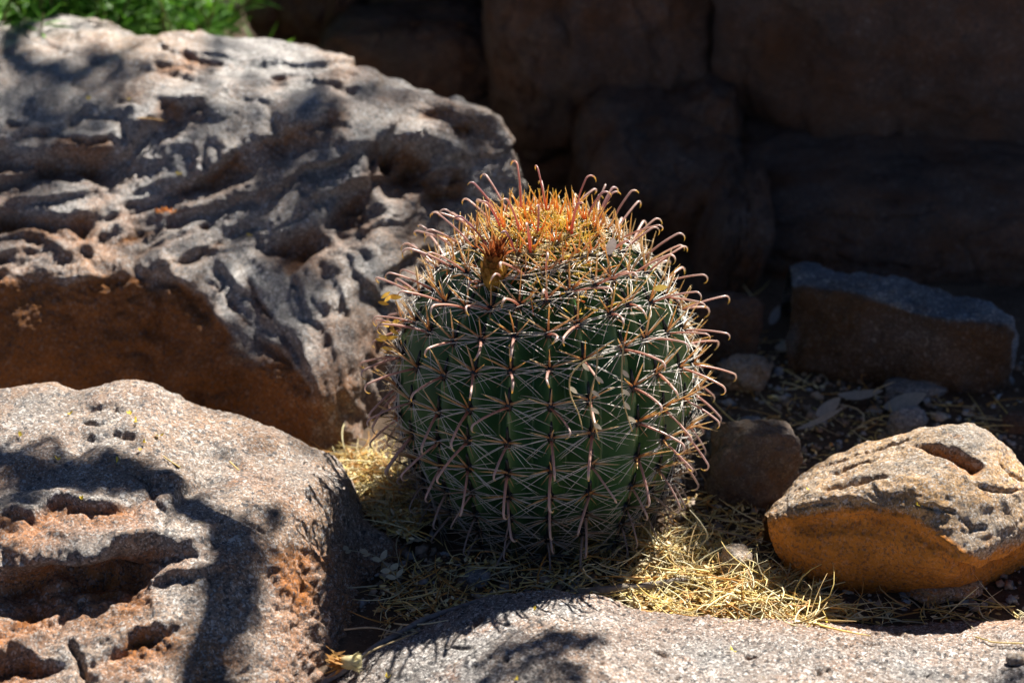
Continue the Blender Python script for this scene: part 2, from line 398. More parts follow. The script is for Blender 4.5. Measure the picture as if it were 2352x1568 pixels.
# ---- big varnished boulder behind the cactus on the left
cols = [
 (-300, [(75, .80), (150, .66), (250, .55), (360, .47), (480, .40), (600, .33), (700, .29), (850, .25), (1050, .22)]),
 (-60, [(58, .82), (145, .66), (250, .55), (345, .48), (475, .41), (612, .33), (710, .29), (850, .25), (1050, .22)]),
 (100, [(40, .84), (140, .68), (250, .56), (345, .485), (470, .415), (625, .325), (720, .295), (850, .25), (1050, .21)]),
 (190, [(44, .83), (145, .67), (250, .56), (345, .49), (470, .415), (640, .315), (730, .29), (860, .245), (1060, .20)]),
 (290, [(86, 0.78), (155, 0.655), (255, 0.55), (350, 0.503), (470, 0.436), (640, 0.324), (740, 0.285), (870, 0.24), (1060, 0.19)]),
 (410, [(92, 0.76), (160, 0.635), (260, 0.54), (360, 0.483), (480, 0.426), (640, 0.319), (750, 0.28), (880, 0.23), (1070, 0.17)]),
 (540, [(90, 0.74), (165, 0.62), (255, 0.53), (350, 0.478), (470, 0.426), (610, 0.339), (780, 0.245), (900, 0.21), (1080, 0.16)]),
 (650, [(106, 0.72), (175, 0.61), (260, 0.525), (355, 0.473), (465, 0.421), (610, 0.329), (840, 0.2), (930, 0.175), (1090, 0.145)]),
 (730, [(116, 0.7), (190, 0.595), (270, 0.515), (357, 0.468), (460, 0.421), (610, 0.324), (880, 0.168), (950, 0.155), (1090, 0.135)]),
 (790, [(142, 0.67), (205, 0.585), (280, 0.51), (365, 0.468), (460, 0.426), (600, 0.334), (850, 0.185), (940, 0.165), (1090, 0.14)]),
 (850, [(166, .65), (220, .575), (290, .51), (375, .455), (465, .415), (575, .35), (760, .265), (900, .23), (1080, .20)]),
 (920, [(196, .63), (245, .57), (310, .51), (390, .465), (475, .43), (575, .38), (730, .315), (870, .285), (1040, .26)]),
 (1000, [(226, .61), (270, .565), (330, .515), (405, .475), (485, .45), (585, .42), (720, .365), (850, .34), (1000, .315)]),
 (1085, [(248, .60), (295, .56), (352, .525), (425, .495), (505, .475), (600, .455), (720, .42), (830, .40), (950, .385)]),
 (1140, [(278, .585), (325, .555), (380, .53), (445, .51), (520, .495), (605, .48), (710, .46), (810, .445), (920, .43)]),
 (1182, [(350, .57), (380, .555), (420, .545), (475, .535), (540, .525), (610, .515), (700, .505), (790, .495), (890, .485)]),
 (1200, [(420, .60), (440, .60), (470, .60), (510, .595), (560, .59), (620, .585), (700, .58), (780, .57), (880, .56)]),
 (1196, [(430, .70), (450, .70), (480, .70), (520, .70), (570, .69), (620, .69), (690, .68), (760, .68), (850, .66)]),
]
net = skirt(net_from(cols, [(0, .30, -.45), (0, .24, -.20), (0, .10, -.045)], PY), left=.10)
LB = [
 ([(-120, 330), (0, 334), (64, 346), (107, 357), (188, 357), (269, 347), (330, 356)], .012, 40, .066, 120),
 ([(-140, 468), (-20, 476), (60, 484), (150, 500), (215, 490), (270, 470)], .010, 40, .040, 100),
 ([(-100, 590), (0, 585), (60, 560), (120, 565)], .006, 30, .02, 50),
 ([(242, 470), (330, 462), (400, 430), (470, 405), (515, 372), (548, 348), (600, 322)], .010, 36, .026, 60),
 ([(120, 300), (150, 318), (200, 330), (236, 318), (262, 300)], .008, 25, .013, 45),
 ([(0, 268), (40, 280), (80, 288), (130, 296)], .008, 25, .014, 44),
 ([(350, 226), (390, 240), (430, 240), (480, 226)], .006, 24, .014, 40),
 ([(560, 352), (600, 318), (660, 300), (720, 285), (810, 254)], .008, 34, .024, 60),
 ([(405, 124), (450, 127), (520, 124)], .003, 15, .010, 18),
 ([(345, 144), (400, 148), (455, 142)], .003, 15, .010, 16),
 ([(600, 172), (690, 160), (780, 150), (850, 152)], .004, 20, .014, 24),
 ([(850, 300), (884, 322), (930, 318), (1000, 342), (1012, 368), (1076, 390), (1120, 420)], .006, 20, .085, 200),
 ([(584, 588), (623, 559), (700, 524), (760, 491), (785, 458), (810, 424), (872, 416), (900, 388)], .016, 46, .056, 110),
 ([(340, 628), (414, 646), (465, 678), (498, 722), (527, 758), (560, 790)], .006, 40, .010, 60),
 ([(0, 612), (70, 640), (140, 648), (220, 640), (300, 640), (360, 630)], .006, 40, .009, 70),
 ([(575, 760), (637, 799), (663, 835), (674, 854), (711, 883), (733, 920)], .006, 30, .018, 50),
 ([(560, 620), (610, 690), (650, 760), (690, 830)], .003, 14, .010, 20),
 ([(480, 630), (540, 690), (590, 755)], .003, 14, .010, 20),
 ([(230, 500), (290, 490), (350, 468), (430, 440)], .004, 20, .014, 26),
 ([(300, 590), (380, 556), (450, 520), (490, 505)], .004, 20, .016, 26),
 ([(250, 560), (330, 530), (410, 490)], .003, 14, .010, 20),
 ([(380, 600), (440, 580), (520, 530)], .003, 14, .012, 22),
 ([(1035, 300), (1060, 296), (1085, 302)], .004, 16, .014, 26),
 ([(960, 262), (1000, 258), (1040, 262)], .003, 14, .008, 20),
 ([(100, 420), (160, 410), (210, 405), (260, 425)], -.006, 20, -.012, 30),
]
def disp_big(V, Nf, UV):
    D, Fm = ledge_disp(V, UV, LB, 9, 22)
    D2, F2 = pits(V, UV, [(470, 520, 14, 8, -30, .008), (1068, 430, 24, 40, 10, .03), (905, 345, 16, 40, 10, .03)])
    m = ss(1250, 600, UV[:, 0])
    # folded strata: level along the top, rising to the right in the middle, fanning down at the corner
    wq = fbm(V, 4, 3); w2 = fbm(V, 16, 3)
    def rot(deg):
        th = R(deg); return (UV[:, 0] * math.cos(th) + UV[:, 1] * math.sin(th)) / 1755, (-UV[:, 0] * math.sin(th) + UV[:, 1] * math.cos(th)) / 1755
    a, bb = rot(-22); a1, b1 = rot(6); a2, b2 = rot(57)
    up_ = ss(300, 170, UV[:, 1] - .10 * UV[:, 0] + 60); lo_ = ss(640, 700, UV[:, 1] + .25 * (600 - UV[:, 0])) ; cor = ss(560, 680, UV[:, 1]) * ss(400, 500, UV[:, 0])
    md = (1 - up_) * (1 - cor) * ss(760, 640, UV[:, 1])
    def lay(a, b, f):
        am = np.clip(fbm(np.stack((a * 1.8, b * 12, wq), 1) + 3, 1.0, 3) * 1.5 + .45, 0, 1)
        am2 = np.clip(fbm(np.stack((a * 5, b * 36, wq), 1) + 9, 1.0, 2) * 1.7 + .2, 0, 1)
        return (strata(a, b, wq * 1.7 + w2 * .28, f) - .4) * am * .020 + (strata(a, b, wq * 4.0 + w2 * .6, f * 2.7, .22) - .4) * am2 * .0036
    st = lay(a, bb, 17) * md + lay(a1, b1, 26) * up_ * .7 + lay(a2, b2, 22) * cor * .75
    big = fbm(V, 4.5, 3) * .015 + (.35 - np.abs(pn(V * 8 + fbm(V, 10, 2)[:, None]))) * -.018 + (.3 - np.abs(pn(V * np.array((14, 21, 26)) + 7))) * -.0055
    fine = fbm(V, 55, 4, gain=.62) * .0024 + (.3 - np.abs(pn(V * 46 + 3))) * -.0016 + (.3 - np.abs(pn(V * 100 + 5))) * -.0018 + fbm(V, 210, 2) * .0018 + Fm * fbm(V, 34, 4, gain=.6) * .016
    low = ss(640, 760, UV[:, 1]) * ss(820, 700, UV[:, 0]); D += (fbm(V + 40, 6, 3) * .030 + (ridged(V + 3, 7, 2) - .2) * .010 + (.3 - np.abs(pn(V * 16 + 9))) * -.008) * low
    vert = ss(700, 760, UV[:, 0]) * ss(690, 790, UV[:, 1]); D += (ridged(np.stack((V[:, 0] * 34, V[:, 1] * 20, V[:, 2] * 6), 1), 1.0, 3) - .2) * .009 * vert; Fm = np.maximum(Fm, vert * .8 * np.clip(.6 + fbm(V, 9, 3) * 1.5, 0, 1))  # orange bounce light painted into the fractured corner's colour
    D = D * .72 + D2 * .6 + big + fine + st
    return D, np.clip(np.maximum(Fm, F2) * .8 + ss(-26, 58, fbm(V + 6, 14, 4) * 70 + line_dist(UV, [(-400, 640), (0, 612), (140, 648), (360, 632), (414, 648), (498, 722), (560, 790), (674, 854), (733, 920), (745, 1100)])[0]) + np.clip(fbm(V, 8, 3) - .1, 0, .4), 0, 1)  # rusty lower face, orange bounce light included in its colour
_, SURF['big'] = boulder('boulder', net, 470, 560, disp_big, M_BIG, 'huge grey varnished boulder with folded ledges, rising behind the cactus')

# ---- front left boulder
cols = [
 (-300, [(925, .155), (985, .16), (1060, .155), (1150, .145), (1250, .13), (1330, .105), (1430, .085), (1580, .06), (1780, .02)]),
 (-60, [(912, .16), (975, .165), (1060, .158), (1150, .147), (1250, .135), (1330, .105), (1430, .085), (1580, .06), (1780, .02)]),
 (95, [(895, .165), (965, .165), (1055, .155), (1150, .148), (1250, .135), (1325, .105), (1435, .08), (1580, .06), (1780, .02)]),
 (170, [(918, .155), (970, .158), (1055, .152), (1150, .147), (1255, .135), (1330, .10), (1435, .08), (1580, .06), (1780, .02)]),
 (250, [(900, .165), (968, .163), (1053, .156), (1150, .147), (1258, .135), (1340, .10), (1435, .085), (1580, .06), (1780, .02)]),
 (345, [(890, .165), (962, .165), (1050, .158), (1150, .147), (1260, .13), (1345, .10), (1440, .088), (1580, .06), (1780, .02)]),
 (385, [(916, .152), (975, .157), (1055, .155), (1150, .147), (1260, .128), (1345, .102), (1440, .088), (1580, .06), (1780, .02)]),
 (470, [(948, .14), (1010, .145), (1080, .143), (1160, .137), (1260, .122), (1350, .10), (1440, .082), (1580, .055), (1780, .015)]),
 (570, [(974, .132), (1035, .135), (1100, .134), (1170, .128), (1260, .112), (1350, .09), (1440, .07), (1580, .04), (1780, 0)]),
 (660, [(1018, .115), (1065, .122), (1115, .122), (1178, .115), (1260, .095), (1350, .068), (1440, .048), (1580, .018), (1780, -.02)]),
 (740, [(1056, .098), (1090, .105), (1130, .106), (1180, .096), (1255, .068), (1345, .04), (1435, .02), (1570, -.01), (1780, -.04)]),
 (795, [(1103, .075), (1122, .082), (1146, .082), (1186, .072), (1255, .045), (1340, .02), (1430, 0), (1555, -.03), (1780, -.06)]),
 (830, [(1195, .04), (1200, .043), (1210, .043), (1228, .036), (1275, .022), (1345, .003), (1425, -.015), (1540, -.04), (1750, -.07)]),
 (900, [(1245, .015), (1249, .016), (1256, .014), (1270, .008), (1300, -.005), (1350, -.018), (1420, -.03), (1520, -.05), (1700, -.08)]),
 (960, [(1290, -.02), (1294, -.02), (1300, -.022), (1312, -.028), (1335, -.035), (1370, -.045), (1420, -.05), (1510, -.07), (1660, -.10)]),
]
net = skirt(net_from(cols, [(0, .16, -.28), (0, .10, -.10), (0, .04, -.02)], PZ), left=.08, front=.07)
def c2d(pts): return [(x * .271, 861.3 + y * .271) for x, y in pts]      # from the survey sheet of its upper half
LF = [([(-400, 1350), (-90, 1334), (0, 1322), (63, 1312), (149, 1294), (216, 1300), (275, 1278), (345, 1254), (420, 1270), (480, 1300)], .022, 80, .030, 150),
      ([(-300, 1240), (-60, 1222), (20, 1206), (80, 1206), (150, 1176), (220, 1186), (290, 1172), (360, 1146), (430, 1160)], .010, 50, .007, 50),
      ([(-300, 1560), (-60, 1545), (40, 1518), (110, 1510), (180, 1524), (270, 1478), (343, 1458), (410, 1442), (500, 1460)], .012, 46, .012, 60)]
CF = [([(340, 995), (356, 1005), (388, 1041), (430, 1082), (470, 1120)], .006, 3.4), ([(480, 1165), (541, 1199), (610, 1228), (640, 1250)], .006, 3.4), ([(335, 1105), (360, 1168), (383, 1186), (362, 1262)], .009, 6),
      ([(505, 1000), (520, 1012), (545, 1028)], .005, 3), ([(170, 965), (225, 980), (300, 954)], .008, 6), ([(165, 996), (216, 1010), (262, 998), (300, 1010), (345, 1022)], .011, 8), ([(190, 942), (225, 934), (262, 934), (294, 952)], .009, 7),
      ([(150, 1470), (178, 1510), (200, 1570)], .014, 10), ([(390, 1080), (440, 1092), (475, 1088)], .006, 5), ([(560, 1090), (600, 1096), (640, 1110)], .004, 3), ([(0, 1010), (60, 1020), (120, 1012)], .004, 3)]
def disp_fl(V, Nf, UV):
    D, Fm = ledge_disp(V, UV, LF, 16, 24)
    rough = ss(1190, 1330, UV[:, 1]) * (.55 + .45 * ss(.0, .3, fbm(V + 5, 9, 3)))
    rr_ = ss(560, 640, UV[:, 0]) * ss(1230, 1290, UV[:, 1]); rough = np.maximum(rough, rr_)
    D += fbm(V, 6, 3) * .012 + fbm(V, 14, 4) * .008 + (ridged(V, 8, 2) - .2) * .004 + fbm(V, 60, 4, gain=.6) * (.0018 + .0055 * rough) + (fbm(V, 22, 3) * .010 + (ridged(V, 30, 3) - .2) * .004) * rr_ + fbm(V, 190, 2) * .0015
    D += crease(V, UV, CF)
    th = R(-14); a = (UV[:, 0] * math.cos(th) + UV[:, 1] * math.sin(th)) / 1755; bb = (-UV[:, 0] * math.sin(th) + UV[:, 1] * math.cos(th)) / 1755
    wq = fbm(V + 2, 5, 3); w2 = fbm(V + 4, 17, 3)
    am = np.clip(fbm(np.stack((a * 5, bb * 10, wq), 1) + 3, 1.0, 3) * 1.8 + .12, 0, 1) * ss(600, 500, UV[:, 0]); am2 = np.clip(fbm(np.stack((a * 9, bb * 22, wq), 1) + 9, 1.0, 2) * 1.8 + .05, 0, 1)
    D += (strata(a, bb, wq * 2.0 + w2 * .5, 12, .30) - .4) * am * .024 * (.3 + .7 * ss(960, 1120, UV[:, 1])) + (strata(a, bb, wq * 5 + w2 * 1.4, 34, .3) - .4) * am2 * .0048 * (.4 + .6 * rough)
    D += (.3 - np.abs(pn(V * 75))) * -.0045 * rough + (.3 - np.abs(pn(V * 34 + 4))) * -.0065 * rough + Fm * fbm(V, 42, 4, gain=.6) * .012 + (.3 - np.abs(pn(V * 110 + 5))) * -.0016
    fr = np.clip(Fm * .75 + rr_ * .35 + rough * np.clip(fbm(V, 12, 3) * 1.6, 0, .6) + np.clip(fbm(V + 8, 7, 3) - .12, 0, .5), 0, 1)
    return D, fr
_, SURF['fl'] = boulder('boulder', net, 430, 430, disp_fl, M_FL, 'tan speckled boulder with pitted hollows, lying in front of the huge grey boulder')

# ---- long foreground slab
cols = [
 (640, [(1640, -0.044), (1650, -0.044), (1670, -0.044), (1720, -0.044), (1780, -0.054), (1850, -0.064), (1950, -0.094)]),
 (730, [(1574, -0.019), (1586, -0.014), (1604, -0.014), (1650, -0.014), (1720, -0.019), (1810, -0.034), (1950, -0.064)]),
 (810, [(1524, 0.001), (1536, 0.006), (1560, 0.008), (1620, 0.008), (1700, 0.006), (1800, -0.009), (1950, -0.044)]),
 (900, [(1470, 0.016), (1482, 0.022), (1510, 0.026), (1580, 0.031), (1680, 0.031), (1800, 0.026), (1950, -0.014)]),
 (1000, [(1420, 0.026), (1433, 0.033), (1465, 0.041), (1550, 0.050), (1660, 0.052), (1800, 0.046), (1950, 0.006)]),
 (1100, [(1380, 0.036), (1395, 0.043), (1430, 0.052), (1525, 0.064), (1645, 0.066), (1800, 0.056), (1950, 0.016)]),
 (1180, [(1360, 0.040), (1375, 0.047), (1412, 0.057), (1512, 0.070), (1635, 0.072), (1800, 0.066), (1950, 0.026)]),
 (1290, [(1354, 0.040), (1369, 0.047), (1408, 0.057), (1510, 0.071), (1632, 0.074), (1800, 0.066), (1950, 0.026)]),
 (1400, [(1370, 0.035), (1384, 0.042), (1422, 0.053), (1518, 0.068), (1636, 0.074), (1800, 0.066), (1950, 0.026)]),
 (1500, [(1402, 0.026), (1415, 0.032), (1450, 0.044), (1535, 0.061), (1643, 0.071), (1800, 0.066), (1950, 0.026)]),
 (1640, [(1420, 0.019), (1432, 0.026), (1464, 0.038), (1544, 0.056), (1648, 0.068), (1800, 0.066), (1950, 0.026)]),
 (1850, [(1426, 0.016), (1438, 0.023), (1470, 0.036), (1548, 0.054), (1650, 0.066), (1800, 0.066), (1950, 0.026)]),
 (2060, [(1431, 0.016), (1443, 0.023), (1474, 0.036), (1550, 0.054), (1652, 0.066), (1800, 0.066), (1950, 0.026)]),
 (2300, [(1425, 0.016), (1437, 0.023), (1468, 0.036), (1548, 0.056), (1650, 0.068), (1800, 0.066), (1950, 0.026)]),
 (2700, [(1428, 0.016), (1440, 0.023), (1470, 0.036), (1548, 0.056), (1650, 0.068), (1800, 0.066), (1950, 0.026)]),
]
net = skirt(net_from(cols, [(0, .02, -.14), (0, .022, -.06), (0, .010, -.012)], PZ), right=.08, front=.07)
def disp_fg(V, Nf, UV):
    D, Fm = pits(V, UV, [(1725, 1510, 18, 7, 10, .010), (1520, 1500, 20, 6, 20, .008), (1440, 1490, 10, 5, 0, .006), (1880, 1545, 12, 6, 0, .006), (1100, 1420, 26, 8, -40, .006), (1240, 1440, 8, 5, 0, .005)])
    D += crease(V, UV, [([(1862, 1465), (1850, 1490), (1830, 1520), (1815, 1568)], .006, 3), ([(1940, 1466), (1985, 1480), (2030, 1488)], .006, 3), ([(1980, 1450), (2060, 1456), (2120, 1468)], .006, 3), ([(1010, 1476), (1060, 1484), (1110, 1498)], .006, 3), ([(1500, 1440), (1540, 1452), (1600, 1456)], .005, 3), ([(2150, 1500), (2220, 1510), (2260, 1506)], .005, 3)])
    st = ridged(np.stack((V[:, 0] * 3, V[:, 1] * 14, V[:, 2] * 20), 1), 1.0, 3)
    D += fbm(V, 6, 3) * .010 + fbm(V, 20, 4) * .005 + st * .0016 + fbm(V, 70, 4, gain=.6) * .0028 + (.3 - np.abs(pn(V * 95 + 5))) * -.0026 + fbm(V, 190, 2) * .0014
    D += np.clip(-.32 - fbm(V, 80, 2), 0, 1) * -.02
    return D, np.clip(np.maximum(Fm * .8, ss(1500, 1430, UV[:, 1]) * ss(1300, 1500, UV[:, 0]) * .35), 0, 1)
_, SURF['fg'] = boulder('boulder', net, 340, 620, disp_fg, M_FG, 'long low pinkish slab across the front edge, spine shadows on its crest')

# ---- tan angular rock on the right
cols = [
 (1766, [(1190, .072), (1191, .072), (1193, .0715), (1196, .070), (1200, .068), (1204, .066), (1209, .063), (1216, .059)]),
 (1776, [(1176, .077), (1181, .078), (1189, .077), (1200, .074), (1214, .067), (1228, .058), (1243, .048), (1258, .037)]),
 (1802, [(1150, .088), (1160, .09), (1177, .09), (1200, .082), (1232, .064), (1258, .044), (1280, .026), (1296, .012)]),
 (1860, [(1085, .105), (1112, .112), (1148, .113), (1188, .092), (1242, .066), (1292, .04), (1326, .012), (1346, -.012)]),
 (1950, [(1040, .125), (1080, .13), (1130, .13), (1180, .107), (1246, .076), (1306, .04), (1350, .005), (1370, -.02)]),
 (2050, [(1014, .145), (1060, .15), (1120, .147), (1184, .120), (1256, .082), (1316, .042), (1360, .003), (1382, -.02)]),
 (2120, [(992, .162), (1050, .162), (1122, .155), (1216, .116), (1276, .088), (1325, .045), (1362, .008), (1384, -.02)]),
 (2190, [(983, .17), (1048, .167), (1130, .152), (1256, .108), (1300, .08), (1330, .047), (1356, .012), (1376, -.02)]),
 (2250, [(988, .168), (1055, .163), (1130, .148), (1248, .108), (1282, .084), (1308, .052), (1338, .012), (1364, -.02)]),
 (2310, [(1028, .15), (1080, .15), (1138, .14), (1228, .106), (1248, .088), (1268, .06), (1294, .028), (1322, -.005)]),
 (2370, [(1090, .122), (1116, .125), (1150, .12), (1208, .097), (1226, .082), (1244, .06), (1266, .03), (1295, -.005)]),
 (2450, [(1150, .085), (1160, .086), (1178, .083), (1205, .07), (1230, .05), (1252, .028), (1275, .0), (1300, -.03)]),
 (2490, [(1195, .05), (1198, .05), (1204, .048), (1214, .042), (1226, .034), (1238, .022), (1252, .005), (1270, -.03)]),
]
net = net_from(cols, [(0, .02, -.22), (0, .045, -.10), (0, .03, -.022)], PZ)
def disp_rt(V, Nf, UV):
    D, Fm = ledge_disp(V, UV, [
        ([(1768, 1216), (1850, 1196), (1930, 1184), (2000, 1180), (2080, 1196), (2150, 1236), (2205, 1272), (2240, 1270)], .006, 26, .007, 70),
        ([(2150, 1268), (2205, 1286), (2240, 1296), (2300, 1268), (2380, 1232)], .008, 16, .020, 34),
        ], 3.5, 60)
    D += crease(V, UV, [([(1880, 1128), (1960, 1110), (2010, 1097), (2060, 1095)], .014, 3.6), ([(1890, 1096), (1950, 1074), (2045, 1050)], .009, 3.0), ([(1850, 1088), (1950, 1046), (2060, 1020), (2130, 1006)], .012, 3.6), ([(2090, 1158), (2160, 1170), (2210, 1182)], .007, 3), ([(2210, 1194), (2235, 1217), (2280, 1216)], .010, 6), ([(2240, 1118), (2290, 1128), (2360, 1124)], .010, 3.6), ([(1820, 1170), (1880, 1158), (1930, 1156)], .006, 3), ([(2290, 1060), (2320, 1090), (2370, 1110)], .008, 4)])
    d, al, ad = line_dist(UV + np.stack((fbm(V, 50, 3), fbm(V + 9, 50, 3)), 1) * 7, [(2078, 1020), (2150, 1022), (2205, 1034), (2268, 1074)])
    hol = np.where((al > .001) & (al < .999), ss(-3, 4, d) * np.clip(1 - d / (10 + 46 * al), 0, 1) * ss(0, .45, al) * ss(1, .86, al), 0)
    D -= hol * .024; Fm = np.maximum(Fm, hol)
    face = ss(-26, -10, line_dist(UV, [(1700, 1225), (1768, 1214), (1850, 1194), (1930, 1184), (2000, 1180), (2080, 1196), (2150, 1236), (2205, 1280), (2250, 1296), (2320, 1262), (2480, 1210)])[0])  # mask for the bounce-light orange below the ridge
    lay = ridged(np.stack((V[:, 0] * 6, V[:, 1] * 18, V[:, 2] * 60 + fbm(V, 10, 2) * 1.5), 1), 1.0, 2)
    D += fbm(V, 10, 3) * .007 + lay * .0026 + fbm(V, 60, 4, gain=.6) * .0030 + (.3 - np.abs(pn(V * np.array((30, 30, 60)) + 3))) * -.0035 * (1 - face) + fbm(V, 190, 2) * .0009
    return D, np.clip(np.maximum(Fm * .9, face), 0, 1)
_, SURF['rt'] = boulder('rock', net, 320, 500, disp_rt, M_RT, 'angular tan rock with sunlit grey top and smooth underside tinted with orange bounce light', 'rock')

# ---- rounded block stones (wall boulders, cobbles)
def cube_sphere(n):
    t = np.linspace(-1, 1, n + 1); V = []; F = []; k = 0
    for ax in range(3):
        for sg in (-1, 1):
            a, b = np.meshgrid(np.tan(t * math.pi / 4), np.tan(t * math.pi / 4)); q = np.zeros((n + 1, n + 1, 3))
            q[..., ax] = sg; q[..., (ax + 1) % 3] = a; q[..., (ax + 2) % 3] = b * sg
            V.append(q.reshape(-1, 3)); i = np.arange((n + 1) ** 2).reshape(n + 1, n + 1) + k; k += (n + 1) ** 2
            F.append(np.stack((i[:-1, :-1], i[:-1, 1:], i[1:, 1:], i[1:, :-1]), -1).reshape(-1, 4))
    V = np.concatenate(V); F = np.concatenate(F); V /= np.linalg.norm(V, axis=1)[:, None]
    key = np.round(V, 6); u, inv = np.unique(key, axis=0, return_inverse=True); inv = inv.ravel()
    W = np.zeros((len(u), 3)); W[inv] = V
    return W, inv[F]
_cs = {}
def block(n, size, power=4.0, amp=.08, seed=0, rot=0.0, tilt=(0, 0), fine=.02, flat=None):
    if n not in _cs: _cs[n] = cube_sphere(n)
    U, F = _cs[n]; p = power
    r = (np.abs(U) ** p).sum(1) ** (-1 / p); V = U * r[:, None]
    off = seed * 13.7
    cr = -np.clip(.10 - np.abs(pn(U * np.array((2.3, 2.3, .7)) + off + fbm(U + off, 4, 3)[:, None] * .5)), 0, 1) * .35 if n > 50 else 0
    V = V * (1 + (fbm(U + off, 1.3, 3) * amp * 2.6 + fbm(U + off, 5, 4) * fine * 3 + cr)[:, None])
    V = V * np.asarray(size) * .5
    M = np.array(Matrix.Rotation(rot, 3, 'Z') @ Matrix.Rotation(tilt[0], 3, 'X') @ Matrix.Rotation(tilt[1], 3, 'Y'))
    V = V @ M.T
    return V, F, np.clip(fbm(U + off, 3, 3) * 1.5, 0, 1)
def stone(name, loc, size, mat, label, cat, n=14, group=None, sink=.12, **kw):
    V, F, fr = block(n, size, **kw)
    lo = V[:, 2].min(); V = V - np.array((0, 0, lo + sink * size[2]))
    me = mesh_np(name, V, F, mat, attrs={'stain_and_light': fr}); o = link(name, me); o.location = loc
    return tag(o, label, cat, group)
def wall_block(px0, px1, py0, py1, Y, dep, mat, label, seed, power=5, amp=.07, rot=0.0, tilt=(0, 0), n=90, fine=.018, top=None, cat='boulder'):
    a = PY(px0, py1, Y); b = PY(px1, py1, Y); t = PY(.5 * (px0 + px1), py0, Y)[2] if top is None else top
    z0 = a[2] - .03; cx = .5 * (a[0] + b[0])
    V, F, fr = block(n, (b[0] - a[0], dep, t - z0), power, amp, seed, rot, tilt, fine)
    V = V + np.array((0, 0, 0)); me = mesh_np('wall_boulder', V, F, mat, attrs={'stain_and_light': fr}); o = link('wall_boulder', me)
    o.location = (cx, Y + dep / 2, .5 * (z0 + t))
    return tag(o, label, cat, 'boulders stacked into the shaded back wall')
W = wall_block
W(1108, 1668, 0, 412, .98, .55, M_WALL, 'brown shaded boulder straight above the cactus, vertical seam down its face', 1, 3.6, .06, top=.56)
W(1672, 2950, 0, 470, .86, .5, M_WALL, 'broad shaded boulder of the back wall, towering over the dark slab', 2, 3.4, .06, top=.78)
W(1880, 3200, -300, 440, 1.12, .4, M_WALL, 'added boulder above the view, casting shade from behind the broad wall boulder', 12, 5, .06, top=1.55)  # added for its shade; almost wholly hidden by the broad boulder
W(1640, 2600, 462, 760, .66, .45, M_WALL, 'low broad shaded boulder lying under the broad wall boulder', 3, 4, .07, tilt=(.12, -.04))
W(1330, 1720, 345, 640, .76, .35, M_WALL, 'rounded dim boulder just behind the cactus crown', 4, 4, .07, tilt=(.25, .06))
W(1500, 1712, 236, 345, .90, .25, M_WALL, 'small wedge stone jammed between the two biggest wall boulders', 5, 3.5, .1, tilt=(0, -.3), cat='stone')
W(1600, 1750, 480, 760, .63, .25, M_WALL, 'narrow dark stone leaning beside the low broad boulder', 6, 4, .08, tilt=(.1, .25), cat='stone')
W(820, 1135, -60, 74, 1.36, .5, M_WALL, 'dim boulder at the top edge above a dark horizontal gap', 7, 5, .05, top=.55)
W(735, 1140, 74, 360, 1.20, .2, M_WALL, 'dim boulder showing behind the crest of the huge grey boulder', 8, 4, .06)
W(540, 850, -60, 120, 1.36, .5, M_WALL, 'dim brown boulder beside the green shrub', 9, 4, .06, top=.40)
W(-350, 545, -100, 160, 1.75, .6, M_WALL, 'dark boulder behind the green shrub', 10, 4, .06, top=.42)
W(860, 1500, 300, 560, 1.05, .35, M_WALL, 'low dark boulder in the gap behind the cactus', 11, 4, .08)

# ---- the fallen slab, skylight blue painted into the colour of its top
cols = [
 (1815, [(618, .115), (632, .118), (656, .116), (720, .075), (790, .035), (850, .0), (880, -.03)]),
 (1850, [(610, .122), (628, .126), (660, .122), (725, .08), (800, .04), (858, .0), (890, -.03)]),
 (1920, [(630, .124), (650, .128), (674, .124), (745, .082), (815, .04), (872, .0), (900, -.03)]),
 (2010, [(648, .124), (668, .128), (694, .124), (765, .082), (832, .04), (884, .0), (910, -.03)]),
 (2110, [(668, .124), (696, .128), (724, .123), (790, .08), (850, .04), (896, .0), (920, -.03)]),
 (2200, [(682, .122), (712, .126), (746, .12), (806, .08), (860, .04), (902, .0), (925, -.03)]),
 (2280, [(705, .115), (730, .118), (756, .112), (812, .075), (862, .036), (900, .0), (925, -.03)]),
 (2325, [(742, .098), (752, .098), (770, .092), (815, .062), (858, .03), (890, .0), (915, -.03)]),
 (2335, [(780, .06), (786, .06), (796, .056), (820, .04), (850, .02), (875, 0), (895, -.03)]),
]
net = net_from(cols, [(0, .10, -.16), (0, .08, -.07), (0, .03, -.01)], PZ)
def disp_sl(V, Nf, UV):
    return fbm(V, 8, 3) * .024 + (ridged(V, 18, 3) - .2) * .006 + fbm(V, 40, 4) * .008, np.clip(fbm(V, 6, 3) * .6 + ss(-.3, -.7, Nf[:, 1]) * 1.0, 0, 1)  # front face coloured darker brown than the sky-tinted top
boulder('rock', net, 110, 190, disp_sl, M_SLAB, 'long fallen slab in the shade with a bluish skylit top', 'rock')

